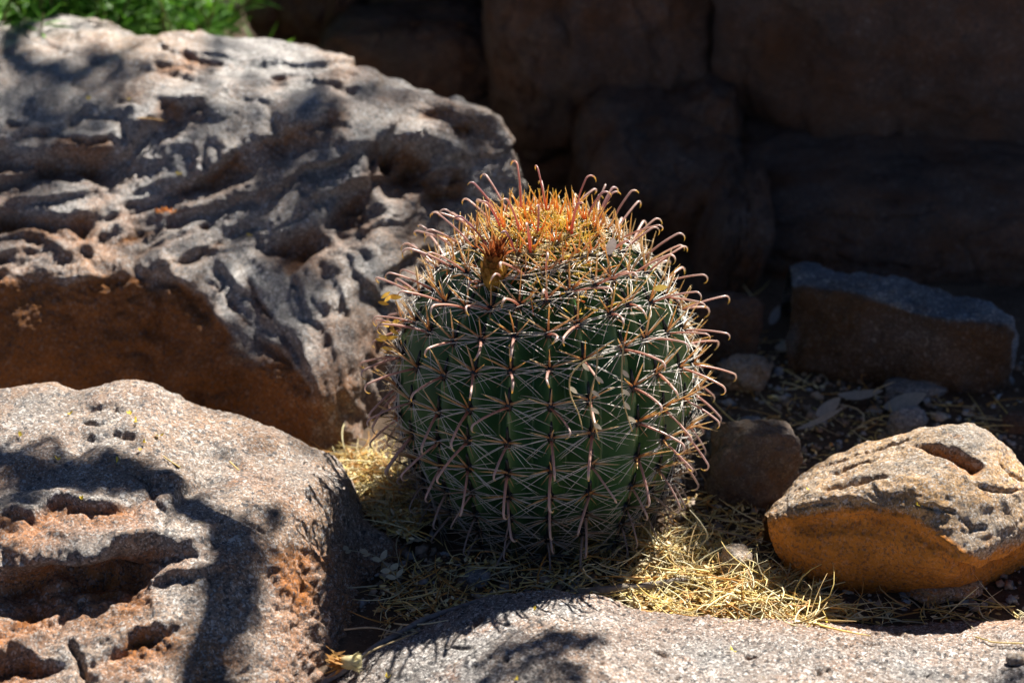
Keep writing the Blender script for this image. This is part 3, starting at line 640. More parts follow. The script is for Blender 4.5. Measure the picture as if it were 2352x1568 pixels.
# ---- single stones on the ground
def gpt(px, py, z=0.0): return tuple(PZ(px, py, z))
def gstone(px, py, wpx, hpx, mat, label, seed, power=3, cat='stone', deep=.8, rot=0.0, tilt=(0, 0), name='stone', n=16, amp=.12, group=None):
    """a stone whose foot is seen at px, py and which shows wpx wide and hpx high"""
    p = PZ(px, py, 0); k = (np.linalg.norm(p - CAM)) / FPX
    wd = wpx * k; dp = wd * deep; ht = max((hpx * k - dp * .454 * .6) / .891, .25 * wd)
    return stone(name, (p[0], p[1] + dp * .42, 0), (wd, dp, ht * 1.1), mat, label, cat, n=n, seed=seed, power=power, rot=rot, tilt=tilt, amp=amp, group=group)
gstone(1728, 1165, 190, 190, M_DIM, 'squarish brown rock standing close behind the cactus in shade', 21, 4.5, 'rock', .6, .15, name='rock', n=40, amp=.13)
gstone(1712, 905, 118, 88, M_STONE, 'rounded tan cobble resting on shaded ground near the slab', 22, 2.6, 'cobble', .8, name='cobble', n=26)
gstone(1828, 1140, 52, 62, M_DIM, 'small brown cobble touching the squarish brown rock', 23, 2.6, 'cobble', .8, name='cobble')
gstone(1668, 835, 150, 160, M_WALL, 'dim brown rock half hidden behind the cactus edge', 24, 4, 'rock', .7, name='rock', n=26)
gstone(2082, 1005, 86, 66, M_GSTONE, 'flat grey green stone tilted on the shaded ground', 25, 4, 'stone', .6, .5, (.5, 0))
gstone(2105, 920, 130, 50, M_GSTONE, 'greenish flat stone lying against the foot of the slab', 26, 4, 'stone', .6, .2)
gstone(1690, 1330, 74, 66, M_STONE, 'pale sunlit chunk of stone nested in the straw', 27, 5, 'stone', .8, .7, (.2, .3))
gstone(1096, 1352, 62, 42, M_GSTONE, 'grey pebble in the cactus shade beside dry stems', 28, 2.6, 'pebble', .8, name='pebble')
gstone(1160, 1362, 26, 20, M_GSTONE, 'tiny bluish pebble at the crest of the front slab', 29, 3, 'pebble', .8, name='pebble')
gstone(2170, 1385, 160, 56, M_RT, 'flat chip of orange stone wedged under the angular tan rock', 30, 3.5, 'stone', .6, .1, name='stone', n=24)
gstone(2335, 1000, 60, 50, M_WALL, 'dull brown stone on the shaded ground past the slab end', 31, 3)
gstone(1725, 990, 46, 34, M_GSTONE, 'pale grey stone behind the squarish brown rock', 32, 3)
gstone(1655, 1050, 70, 70, M_GSTONE, 'blue grey stone at the cactus edge, partly behind spines', 33, 3)
rnd = random.Random(5)
# ---- gravel and small chips in the shaded ground
rs = np.random.RandomState(11)
gm = MB(); U, F = cube_sphere(2)
palette = [(.26, .20, .15), (.36, .27, .20), (.18, .14, .11), (.30, .30, .30), (.44, .36, .28), (.22, .17, .13), (.40, .42, .43)]
for k in range(2600):
    if k < 1900: px, py = rs.uniform(1480, 2420), rs.uniform(820, 1400)
    else: px, py = rs.uniform(700, 1500), rs.uniform(1180, 1420)
    p = PZ(px, py, 0); s_ = .0022 + .006 * rs.rand() ** 3 + (.006 * rs.rand() if rs.rand() < .06 else 0)
    if np.hypot(p[0], p[1]) < .17: continue
    V = U * (1 + .35 * rs.normal(size=(len(U), 1))).clip(.5, 1.6) * np.array((1, rs.uniform(.6, 1), rs.uniform(.4, .8))) * s_
    a = rs.uniform(0, 6.28); Rm = np.array(((math.cos(a), -math.sin(a), 0), (math.sin(a), math.cos(a), 0), (0, 0, 1)))
    gm.add(V @ Rm.T + p + np.array((0, 0, s_ * .3)), F, None, np.array(palette[rs.randint(len(palette))]) * rs.uniform(.7, 1.25))
M_GRAVEL = col_mat('gravel', .8, .3, 0, .3)
tag(gm.build('gravel', M_GRAVEL, smooth=False), 'loose gravel and chips strewn over the brown soil', 'gravel', kind='stuff')

# ---------------------------------------------------------------- the barrel cactus
NR = 22
prof = np.array([(0.136, -.02), (.148, .0), (.160, .04), (.173, .085), (.185, .135), (.189, .18), (.183, .232), (.164, .283), (.136, .328), (.103, .361), (.071, .384), (.043, .397), (.019, .402), (.004, .401)])
A = cr_matrix(len(prof), 400); pf = A @ prof
ds = np.concatenate(([0], np.cumsum(np.linalg.norm(np.diff(pf, axis=0), axis=1)))); ST = ds[-1]
def prof_at(s): return np.array((np.interp(s, ds, pf[:, 0]), np.interp(s, ds, pf[:, 1])))
rs = np.random.RandomState(3)
rib_ph = np.arange(NR) * 2 * math.pi / NR + rs.normal(0, .022, NR) + .133
# areole stations along the rib (arc length from below the ground)
def stations(k):
    s = .032 + .020 * (k % 2) + rs.uniform(0, .030); out = []
    while s < ST - (.020 if k % 2 else .055):
        out.append(s); h = s / ST
        sp = np.interp(h, [0, .12, .35, .55, .70, .82, .92, 1], [.030, .033, .045, .046, .041, .037, .034, .032])
        s += sp * rs.uniform(.88, 1.12)
    return out
stat = [stations(k) for k in range(NR)]
twist = .10
def rib_angle(k, s):
    return rib_ph[k] + twist * math.sin(s / ST * 3.0 + .4) * .5
nv, nu = 260, NR * 22
sv = np.linspace(0, ST, nv); P = np.empty((nv, nu, 3)); cork = np.zeros((nv, nu)); crest = np.zeros((nv, nu))
tw = twist * np.sin(sv / ST * 3.0 + .4) * .5
order = np.argsort(rib_ph)
edges = rib_ph[order]
rp = np.empty((nv, nu)); 
for q in range(NR):
    k = order[q]; k2 = order[(q + 1) % NR]; a0 = rib_ph[k]; a1 = rib_ph[k2] + (2 * math.pi if q == NR - 1 else 0)
    for j in range(22):
        x = j / 22.0; th = a0 + (a1 - a0) * x; cdx = abs(x - .5) * 2      # 1 on a crest, 0 in the furrow
        prof_r = np.interp(sv, ds, pf[:, 0]); zz = np.interp(sv, ds, pf[:, 1])
        kk = k if x < .5 else k2
        # tubercle swelling: the crest bulges at the areole, notches between
        st_ = np.array(stat[kk]); nearest = np.abs(sv[:, None] - st_[None] + .010).min(1)
        sw = np.exp(-(nearest / .014) ** 2)
        dep = .040 * np.clip(prof_r / .16, .15, 1) * (.75 + .25 * np.clip(zz / .2, 0, 1))
        shape = (cdx ** 1.25)
        shape = shape * (1 - .0) 
        rr = prof_r - dep * (1 - shape) + (sw - .5) * .0045 * ss(.55, 1, cdx) * np.clip(prof_r / .1, 0, 1)
        ang = th + tw
        P[:, q * 22 + j, 0] = rr * np.cos(ang); P[:, q * 22 + j, 1] = rr * np.sin(ang)
        P[:, q * 22 + j, 2] = zz - dep * (1 - shape) * .55 * ss(.30, .40, zz)
        crest[:, q * 22 + j] = ss(.72, 1.0, cdx)
        cork[:, q * 22 + j] = ss(.10, .0, zz) * .75
V = P.reshape(-1, 3); V = V * (1 + .012 * fbm(V, 7, 3)[:, None]); V = V + (fbm(V, 30, 3) * .0016)[:, None] * V / (np.linalg.norm(V, axis=1)[:, None] + .01)
i = np.arange(nv * nu).reshape(nv, nu); j = np.roll(i, -1, 1)
Fq = np.stack((i[:-1], j[:-1], j[1:], i[1:]), -1).reshape(-1, 4)
cactus = empty('barrel_cactus', (-.007, 0, 0))
tag(cactus, 'round ribbed green barrel cactus bristling with red and white hooked spines', 'cactus')
link('body', mesh_np('body', V, Fq, M_SKIN, attrs={'crest': crest.ravel(), 'cork': (cork.ravel() + .4 * np.clip(fbm(V, 16, 3), 0, 1) * ss(.2, .0, V[:, 2])).clip(0, 1)}), cactus)

SUNLIT = (1.0, .62, .20)
def lerp(a, b, t): return np.asarray(a) * (1 - t) + np.asarray(b) * t
def curve_pts(p, d0, bend, L, n, k=1.0):
    """points from p along d0, bending smoothly toward the direction bend"""
    out = [p]; d = d0 / np.linalg.norm(d0)
    for q in range(n):
        dd = d + bend * (k * ((q + 1) / n)); dd = dd / np.linalg.norm(dd); out.append(out[-1] + dd * L / n)
    return np.array(out)
clusters = []
for k in range(NR):
    for q, s in enumerate(stat[k]):
        th = rib_ph[k] + twist * math.sin(s / ST * 3.0 + .4) * .5
        r, z = prof_at(s); r2, z2 = prof_at(s + .004); r1, z1 = prof_at(s - .004)
        t2 = np.array((r2 - r1, z2 - z1)); t2 /= np.linalg.norm(t2); n2 = np.array((t2[1], -t2[0]))
        er = np.array((math.cos(th), math.sin(th), 0)); ez = np.array((0, 0, 1.)); lat = np.array((-math.sin(th), math.cos(th), 0))
        p = er * r + ez * z; nrm = er * n2[0] + ez * n2[1]; up = er * t2[0] + ez * t2[1]
        clusters.append((s / ST, p, nrm, up, lat, r, z))
def vis(c):
    p, nrm = c[1], c[2]; v = CAM - p; v /= np.linalg.norm(v); return float(v @ nrm) + .25 * (c[0] > .8) - (10 if c[6] < .004 else 0)
rank = sorted(range(len(clusters)), key=lambda q: -vis(clusters[q])); shown = set(rank[:98])
rest = MB()
def make_cluster(c, rg):
    h, p, nrm, up, lat, r, z = c
    fl = MB(); straight = []; hook = None
    young = ss(.80, .94, np.array(h)).item(); old_shaded = ss(.40, .12, np.array(h)).item()
    crown = h > .93
    dark = 1 - .55 * old_shaded
    # areole felt: a black oval with a slot above it
    E = .0066 if not crown else .004
    ns = 10; a = np.arange(ns) * 2 * math.pi / ns
    rings = []; cen = p + nrm * .0005
    for f, hgt in ((1.0, -.002), (.8, .002), (.4, .0036)):
        rings.append(cen + nrm * hgt + E * f * (np.cos(a)[:, None] * lat * .85 + np.sin(a)[:, None] * up * 1.25))
    Vv = np.concatenate(rings + [[cen + nrm * .004]]); ii = np.arange(ns); jj = (ii + 1) % ns
    Qq = np.concatenate([np.stack((x * ns + ii, x * ns + jj, (x + 1) * ns + jj, (x + 1) * ns + ii), 1) for x in (0, 1)])
    fc = lerp((.018, .016, .018), (.30, .24, .10), young)
    fl.add(Vv, Qq, np.stack((2 * ns + ii, 2 * ns + jj, np.full(ns, 3 * ns)), 1), fc)
    if not crown: fl.tube(curve_pts(p + up * .003 + nrm * .001, up, nrm * .05, .020, 3), [.0030, .0030, .0026, .0014], 6, (.02, .022, .024), .8)
    # radial spines: white, to both sides, a little fanned and bowed
    nside = 6 if not crown else 4
    for sgn in (-1, 1):
        for q in range(nside):
            f = (q + .5) / nside; fan = lerp(-.88, .80, f) + rg.normal(0, .12)
            L = rg.uniform(.030, .052) * (1 - .35 * young) * (.85 + .3 * math.sin(f * 3.1)) * (.75 + .25 * min(1, r / .15))
            d0 = lat * sgn * rg.uniform(.85, 1.05) + up * fan * .8 + nrm * rg.uniform(.16, .42)
            bnd = -up * rg.uniform(-.10, .42) - nrm * rg.uniform(.0, .30)
            pts = curve_pts(p + lat * sgn * .003 + up * fan * .005, d0, bnd, L, 5)
            base = lerp((.90, .87, .82), (.88, .68, .22), young * rg.uniform(.4, 1)); base = base * lerp(1, .48, old_shaded)  # lower spines dimmed in their colour for the shade they stand in
            tipc = lerp(base, (.78, .52, .16), .35 * rg.rand())
            cc = np.array([lerp(base, tipc, x) for x in np.linspace(0, 1, 6)])
            fl.tube(pts, np.array((.00054, .00053, .0005, .00043, .00032, .0001)) * rg.uniform(.8, 1.15), 4, cc)
    # short lower spines
    for q in range(2 if not crown else 1):
        sgn = -1 if q == 0 else 1
        d0 = -up + lat * sgn * rg.uniform(.4, .8) + nrm * .35
        pts = curve_pts(p - up * .003, d0, nrm * .0, rg.uniform(.016, .026), 3)
        fl.tube(pts, [.0009, .0008, .0005, .0001], 4, np.array([(.55, .33, .16)] * 4) * dark)
    # straight central spines
    nst = 3 if not crown else 3
    for q in range(nst):
        sd = (-1, 0, 1)[q]
        d0 = up * rg.uniform(.55, .85) * (1.1 if sd == 0 else .62) + lat * sd * rg.uniform(.6, .95) + nrm * rg.uniform(.55, .95)
        if young > .2: d0 = lerp(d0, np.array((0, 0, 1.)) * .9 + nrm * .6 + lat * sd * .45 + up * rg.normal(0, .25), young * .9)
        L = rg.uniform(.030, .046) * (1 - .15 * young)
        mbx = MB(); pts = curve_pts(p + lat * sd * .0025 + nrm * .002 + up * .002, d0, lat * rg.normal(0, .10) + up * rg.normal(0, .08), L, 5)
        b0 = lerp((.62, .28, .11), (.86, .20, .08), young); b1 = lerp((.88, .62, .24), (.95, .68, .15), young)
        vs_ = rg.rand(); b0 = lerp(b0, (.60, .42, .24), vs_ * .6 * (1 - young)) * dark; b1 = lerp(b1, (.86, .76, .56), vs_ * .7 * (1 - young)) * dark
        if old_shaded > .5: b0 = lerp(b0, (.22, .16, .14), .6); b1 = lerp(b1, (.40, .30, .24), .6)
        cc = np.array([lerp(b0, b1, min(1, x * 1.15)) for x in np.linspace(0, 1, 6)])
        mbx.tube(pts, np.array((.0016, .0014, .0012, .00095, .0006, .00012)) * rg.uniform(.85, 1.1), 6, cc)
        straight.append(mbx)
    # the hooked central spine
    if not (h > .84 and rg.rand() < .45):
        lowd = lerp(np.array((.0)), np.array((.55)), ss(.62, .25, np.array(h)))
        side = rg.normal(0, .38)
        d0 = nrm * 1.0 - up * (lowd + rg.uniform(-.05, .22)) + lat * side
        if young > .1: d0 = lerp(d0, nrm * .75 + np.array((0, 0, 1.)) * .75 + lat * side * .7, young)
        L = rg.uniform(.044, .064) * (1.0 if h < .9 else .9) * lerp(1.0, .72, ss(.5, .15, np.array(h)))
        d0 = d0 / np.linalg.norm(d0)
        down = -(up - d0 * (up @ d0)); 
        if young > .1: outw = p * np.array((1, 1, 0)); outw = outw / (np.linalg.norm(outw) + 1e-6); down = lerp(down, outw - d0 * (outw @ d0), young)
        down = down + lat * rg.normal(0, .35); down -= d0 * (down @ d0); down /= np.linalg.norm(down) + 1e-9
        n = 7; pts = [p + nrm * .003 - up * .002]; d = d0.copy()
        for q in range(n):
            d = d + down * .045; d /= np.linalg.norm(d); pts.append(pts[-1] + d * L / n)
        hr = rg.uniform(.0052, .0080); tot = R(rg.uniform(115, 165)); m_ = 7
        bx = -(d * 0) ; dn = down - d * (down @ d); dn /= np.linalg.norm(dn)
        for q in range(m_):
            t_ = tot / m_; d, dn = d * math.cos(t_) + dn * math.sin(t_), dn * math.cos(t_) - d * math.sin(t_)
            pts.append(pts[-1] + d * hr * t_)
        T = len(pts); xs = np.linspace(0, 1, T)
        rad = np.interp(xs, [0, .08, .5, .72, .9, 1], [.0021, .0019, .0017, .0014, .0009, .0002]) * rg.uniform(.85, 1.1)
        b0 = lerp((.60, .25, .15), (.84, .15, .10), young); b1 = lerp((.84, .66, .55), (.72, .42, .32), young)
        vr_ = rg.rand(); b0 = lerp(b0, (.46, .26, .22), vr_ * .6); b1 = lerp(b1, (.62, .50, .48), vr_ * .6); tipc = np.array((.88, .64, .16))
        if old_shaded > .3: b0 = lerp(b0, (.24, .18, .15), old_shaded); b1 = lerp(b1, (.42, .35, .32), old_shaded); tipc = lerp(tipc, (.45, .36, .28), old_shaded)
        if young > .15: pu = rg.rand() ** 1.5; b0 = lerp(b0, (.50, .12, .12), pu * .7); b1 = lerp(b1, (.42, .28, .32), pu)
        cc = np.array([lerp(lerp(b0, b1, min(1, x * 1.5)), tipc, ss(.70, .9, np.array(x)).item()) for x in xs])
        hook = MB(); hook.tube(np.array(pts), rad, 7, cc, .72)
    return fl, straight, hook
for ci, c in enumerate(clusters):
    rg = np.random.RandomState(100 + ci)
    fl, straight, hook = make_cluster(c, rg)
    if ci in shown:
        o = fl.build('spine_cluster', M_SPINE, cactus)
        for s_ in straight: s_.build('straight_spine', M_SPINE, o)
        if hook: hook.build('hooked_spine', M_SPINE, o)
    else:
        for mbx in [fl] + straight + ([hook] if hook else []):
            b_ = rest.n; rest.V += mbx.V; rest.c += mbx.c; rest.Q += [q + b_ for q in mbx.Q]; rest.T += [q + b_ for q in mbx.T]
            # MB indexes are local to mbx, so one offset serves all its pieces
            rest.n += mbx.n
# fine new spines over the crown
for q in range(640):
    rg = rs; xx, yy = rg.normal(.0, .043), rg.normal(-.018, .045); rr = min(.125, math.hypot(xx, yy)); a = math.atan2(yy, xx); z = float(np.interp(rr, pf[::-1, 0][:200], pf[::-1, 1][:200]))
    p = np.array((rr * math.cos(a), rr * math.sin(a), z - .006)); d0 = np.array((rg.normal(0, .75), rg.normal(0, .75), rg.uniform(.35, 1)))
    c0 = lerp((.95, .80, .24), (.88, .22, .07), float(rg.rand() < .34)) * rg.uniform(.8, 1.1)
    pts = curve_pts(p, d0, np.array((rg.normal(0, .2), rg.normal(0, .2), 0)), rg.uniform(.018, .036), 4)
    rest.tube(pts, np.array((.0010, .00095, .0008, .0005, .0001)) * rg.uniform(.7, 1.2), 4, np.array([lerp(c0, (.86, .62, .16), x) for x in np.linspace(0, 1, 5)]))
o = rest.build('spine_cluster', M_SPINE, cactus); o['kind'] = 'stuff'
# dried flower on its scaly fruit, standing on the crown
fb = MB(); fp = PY(1146, 640, -.085); ax = np.array((.05, -.16, 1.)); ax /= np.linalg.norm(ax)
fb.tube([fp - ax * .014, fp - ax * .004, fp + ax * .008, fp + ax * .020, fp + ax * .030, fp + ax * .034], [.006, .0115, .0145, .0135, .009, .004], 12, (.46, .27, .05))
for q in range(5):
    for k in range(9):
        a = (k + .5 * (q % 2)) / 9 * 6.283; e = np.array((math.cos(a), math.sin(a), 0)); hh = -.006 + .008 * q; rr = (.011, .0142, .0148, .0125, .009)[q]
        fb.leaf(fp + e * rr + ax * hh, ax + e * .25, e, .013, .009, lerp((.40, .25, .045), (.30, .11, .025), q / 5 + .2 * rs.rand()) * rs.uniform(.6, 1.2), -.10, 4)
for k in range(46):
    a = rs.uniform(0, 6.283); e = np.array((math.cos(a), math.sin(a), 0)); q_ = rs.rand()
    fb.leaf(fp + e * .006 * q_ + ax * rs.uniform(.022, .032), ax + e * rs.uniform(.05, .55) + rs.normal(0, .12, 3), e + rs.normal(0, .4, 3), rs.uniform(.018, .036), rs.uniform(.003, .007), lerp((.26, .085, .025), (.62, .16, .04), rs.rand() ** 3) * rs.uniform(.5, 1.2), rs.uniform(-.35, .3), 5)
fb.build('dried_flower', M_PETAL, cactus)

# ---------------------------------------------------------------- dry straw and litter
rs = np.random.RandomState(21)
SC = [(.92, .76, .34), (.86, .66, .22), (.93, .84, .50), (.60, .42, .17), (.64, .34, .09), (.78, .70, .46)]
def in_poly(x, y, poly):
    c = False; n = len(poly)
    for k in range(n):
        (x1, y1), (x2, y2) = poly[k], poly[(k + 1) % n]
        if (y1 > y) != (y2 > y) and x < (x2 - x1) * (y - y1) / (y2 - y1) + x1: c = not c
    return c
def strand(mb, p, L, thick, lift=.25, cset=SC, rg=rs):
    a = rg.uniform(0, 6.283); d0 = np.array((math.cos(a), math.sin(a), rg.uniform(-.05, lift)))
    bd = np.array((rg.normal(0, .95), rg.normal(0, .95), rg.uniform(-.35, .15)))
    c0 = np.array(cset[rg.randint(len(cset))]) * rg.uniform(.75, 1.1)
    pts = curve_pts(p, d0, bd, L, 5); pts[:, 2] = np.maximum(pts[:, 2], .0015)
    mb.tube(pts, np.array((.8, 1, 1, .9, .7, .35)) * thick, 4, c0)
def leaflet(mb, p, rg=rs, s=1.0, cset=SC):
    a = rg.uniform(0, 6.283); d = np.array((math.cos(a), math.sin(a), rg.normal(0, .25))); nr = np.array((rg.normal(0, .45), rg.normal(0, .45), 1.))
    c0 = np.array(cset[rg.randint(len(cset))]) * rg.uniform(.8, 1.15)
    mb.leaf(p, d, nr, rg.uniform(.006, .012) * s, rg.uniform(.0026, .0042) * s, c0, rg.uniform(-.2, .3), 4)
def fill(mb, poly, ns, nl, hmax, thick=(.0004, .0012), Lr=(.020, .085), lift=.35):
    xs = [q[0] for q in poly]; ys = [q[1] for q in poly]; k = 0
    while k < ns + nl:
        px, py = rs.uniform(min(xs), max(xs)), rs.uniform(min(ys), max(ys))
        if not in_poly(px, py, poly): continue
        z = .002 + hmax * rs.rand(); p = PZ(px, py, z)
        if k < ns: strand(mb, p, rs.uniform(*Lr), rs.uniform(*thick), lift)
        else: leaflet(mb, p, s=rs.uniform(.7, 1.2))
        k += 1
st = MB()
fill(st, [(752, 1060), (800, 1030), (880, 1045), (960, 1080), (985, 1180), (940, 1240), (880, 1210), (820, 1150), (800, 1100)], 520, 1300, .024)
fill(st, [(1440, 1320), (1520, 1230), (1560, 1205), (1640, 1220), (1760, 1290), (1840, 1330), (1960, 1400), (1990, 1425), (1800, 1440), (1640, 1432), (1500, 1412), (1420, 1375)], 420, 2600, .012)
for q in range(26): fill(st, [(x_ + 34 * math.cos(a_), y_ + 20 * math.sin(a_)) for x_, y_ in [(rs.uniform(1480, 1900), 0)] for y_ in [1240 + (x_ - 1480) * .38 + rs.uniform(-20, 60)] for a_ in np.arange(6)], 20, 16, .026)
fill(st, [(950, 1290), (1500, 1230), (1520, 1330), (1400, 1370), (1100, 1385), (940, 1420), (880, 1440), (860, 1330)], 300, 520, .014)
fill(st, [(1560, 1150), (1660, 1110), (1780, 1200), (1780, 1260), (1600, 1215)], 60, 160, .010)
fill(st, [(2000, 1390), (2352, 1390), (2352, 1430), (2000, 1432)], 60, 40, .008)
fill(st, [(1640, 830), (2330, 930), (2330, 1000), (1850, 1080), (1700, 1000)], 90, 260, .006)
fill(st, [(1700, 640), (1850, 860), (1700, 860)], 10, 30, .006)
tag(st.build('dry_straw', M_STRAW), 'heaped dry straw, stalks and leaflets around the cactus foot', 'straw', kind='stuff')

# ---------------------------------------------------------------- twigs, sticks, sprigs
def stick(name, pts, r0, r1, col, label, cat, mat=None, sides=8):
    pts = np.array(pts); B = cr_matrix(len(pts), 28) @ pts; B = B + np.stack([fbm(B + 3.1 * q, 18, 3) for q in range(3)], 1) * r0 * .9
    rad = np.linspace(r0, r1, 28) * (1 + .18 * fbm(B, 60, 2)); mb = MB(); mb.tube(B, rad, sides, col)
    return tag(mb.build(name, mat or M_BARK), label, cat)
stick('fallen_stick', [PZ(1310, 1366, .006), PZ(1420, 1354, .012), PZ(1520, 1340, .014), PZ(1600, 1330, .014), PZ(1660, 1332, .012), PZ(1700, 1340, .008)], .0068, .003, (.20, .17, .14), 'grey fallen stick half buried in the straw along the front slab', 'stick')
stick('fallen_stick', [PZ(735, 1575, -.002), PZ(810, 1525, .012), PZ(880, 1478, .02), PZ(960, 1432, .024), PZ(1050, 1395, .024), PZ(1130, 1372, .02)], .0045, .0030, (.20, .18, .17), 'long grey stick pressed against the edge of the front slab', 'stick')
def sprig(pts, label, L=.016, nl=7, col=(.56, .52, .36), both=True, start=.15, w=.007):
    root = empty('leaf_sprig', tuple(pts[0])); B = cr_matrix(len(pts), 24) @ np.array(pts); off = np.array(pts[0])
    mb = MB(); mb.tube(B - off, np.linspace(.0011, .0005, 24), 5, np.array(col) * .85); mb.build('stem', M_STRAW, root)
    for q in range(nl):
        t = start + (1 - start) * q / max(1, nl - 1); k = min(23, int(t * 23)); tg = B[min(23, k + 1)] - B[max(0, k - 1)]; tg /= np.linalg.norm(tg)
        for sg in ((-1, 1) if both else (1,)):
            lt = np.cross(tg, (0, 0, 1.)) * sg; lt /= np.linalg.norm(lt) + 1e-9; lm = MB()
            lm.leaf(B[k] - off, lt + tg * .45 + np.array((0, 0, rs.normal(.1, .2))), np.array((rs.normal(0, .25), rs.normal(0, .25) - .3, 1.)), L * rs.uniform(.8, 1.15), w * rs.uniform(.8, 1.1), np.array(col) * rs.uniform(.85, 1.2), rs.uniform(-.1, .2), 6)
            lm.build('leaflet', M_STRAW, root)
    return tag(root, label, 'leaf sprig', 'dry leaf sprigs in the shade between the boulders')
sprig([PZ(945, 1370, .006), PZ(920, 1340, .012), PZ(895, 1305, .022), PZ(860, 1275, .03), PZ(800, 1262, .045)], 'dry leaf sprig arching over the shaded flank of the tan speckled boulder', .016, 5, start=.35, w=.0085)
sprig([PZ(1010, 1400, .006), PZ(980, 1430, .012), PZ(955, 1455, .02), PZ(925, 1500, .02)], 'comb-like dry leaf sprig hanging in the gap by the long grey stick', .014, 8, w=.004)
sprig([PZ(870, 1460, .012), PZ(905, 1452, .02), PZ(940, 1448, .024), PZ(985, 1440, .02)], 'small feathery dry sprig lying across the gap beside the speckled boulder', .012, 7, (.44, .38, .24), w=.0042)
sprig([PZ(945, 1130, .012), PZ(920, 1170, .012), PZ(935, 1210, .012), PZ(950, 1240, .01)], 'dry sprig with pale leaflets under the lowest cactus hooks', .013, 6, w=.005)
sprig([PZ(1460, 1300, .02), PZ(1500, 1285, .02), PZ(1550, 1270, .024), PZ(1600, 1255, .026)], 'dry sprig with rounded leaflets on the straw at the cactus foot', .010, 7, (.62, .50, .28), w=.0042)
stick('thin_twig', [PZ(1720, 1150, .01), PZ(1760, 1105, .03), PZ(1800, 1085, .05)], .0012, .0006, (.55, .36, .16), 'thin tan twig sticking up by the squarish brown rock', 'twig', M_STRAW, 5)
stick('thin_twig', [PZ(1510, 1255, .01), PZ(1600, 1210, .025), PZ(1690, 1228, .03), PZ(1770, 1245, .02)], .0015, .0007, (.42, .30, .20), 'thin brown twig over the straw between cactus and angular tan rock', 'twig', M_STRAW, 5)
stick('thin_twig', [PZ(1600, 1262, .02), PZ(1625, 1232, .04), PZ(1610, 1200, .06), PZ(1585, 1170, .075)], .0013, .0006, (.66, .60, .40), 'pale forked stalk curving up out of the straw', 'twig', M_STRAW, 5)
stick('thin_twig', [PZ(790, 1445, .03), PZ(850, 1440, .035), PZ(900, 1450, .03), PZ(940, 1460, .02)], .0013, .0008, (.46, .38, .26), 'thin dry stem lying on the shaded flank of the speckled boulder', 'twig', M_STRAW, 5)
stick('thin_twig', [PZ(820, 1515, .03), PZ(860, 1490, .035), PZ(910, 1470, .035), PZ(960, 1450, .03)], .0013, .0009, (.50, .38, .20), 'tan stem running from the withered flower head', 'twig', M_STRAW, 5)
# withered flower head at the end of the grey stick
root = empty('withered_flower', tuple(PZ(800, 1520, .032))); mb = MB()
for q in range(34):
    a = rs.uniform(-1.0, 1.0); d = np.array((-1.0, rs.normal(-.3, .45), rs.normal(-.1, .5))); L = rs.uniform(.014, .026)
    mb.leaf(np.array((-.004, rs.normal(0, .005), rs.normal(0, .004))), d, np.array((rs.normal(0, .5), rs.normal(0, .5), 1.)), L, .0035, lerp((.52, .30, .08), (.36, .17, .05), rs.rand()), rs.uniform(-.3, .5), 4)
mb.build('petals', M_PETAL, root); mb = MB()
for q in range(16):
    a = q / 16 * 6.283; e = np.array((.2, math.cos(a), math.sin(a))); mb.leaf(e * .004, e * 1.0 + np.array((.9, 0, 0)), np.array((1., 0, 0)), .015, .009, np.array((.70, .62, .34)) * rs.uniform(.8, 1.1), rs.uniform(.1, .5), 4)
mb.tube([(-.008, 0, 0), (0, 0, 0), (.010, 0, 0), (.016, 0, 0)], [.006, .0085, .008, .004], 10, (.66, .56, .30)); mb.build('calyx', M_PETAL, root)
tag(root, 'withered tan flower head with curled petals, lying by the grey stick', 'flower')
# dry compound leaf stalks caught in the spines
def hang(pts, leaves, label):
    root = empty('hanging_stalk', tuple(pts[0])); off = np.array(pts[0]); B = cr_matrix(len(pts), 26) @ np.array(pts)
    mb = MB(); mb.tube(B - off, np.linspace(.0011, .0007, 26), 5, (.62, .48, .24)); mb.build('stem', M_STRAW, root)
    for t, sg in leaves:
        k = int(t * 25); mb = MB(); mb.leaf(B[k] - off, np.array((sg, 0, -.8)), np.array((.2, -1., .2)), .013, .005, (.78, .66, .46), .05, 6); mb.build('leaflet', M_STRAW, root)
    tag(root, label, 'leaf stalk', 'dry leaf stalks caught in the spines')
hang([PY(1385, 818, -.245), PY(1345, 828, -.25), PY(1312, 862, -.25), PY(1310, 905, -.25), PY(1328, 948, -.25), PY(1338, 985, -.25)], [(.25, .6), (.55, .8)], 'dry stalk hooked in an arc over the front spines')
hang([PY(1372, 800, -.245), PY(1370, 850, -.25), PY(1358, 900, -.255), PY(1358, 950, -.255), PY(1376, 1010, -.25)], [(.35, .9), (.5, .9), (.68, 1), (.85, .9)], 'dry stalk dangling straight down with pale oval leaflets')
hang([PY(1432, 790, -.235), PY(1428, 860, -.24), PY(1432, 920, -.24), PY(1452, 990, -.235)], [(.3, .7), (.55, .9), (.7, .6), (.85, 1)], 'dry stalk dangling from the pale withered spines beyond the other stalks')
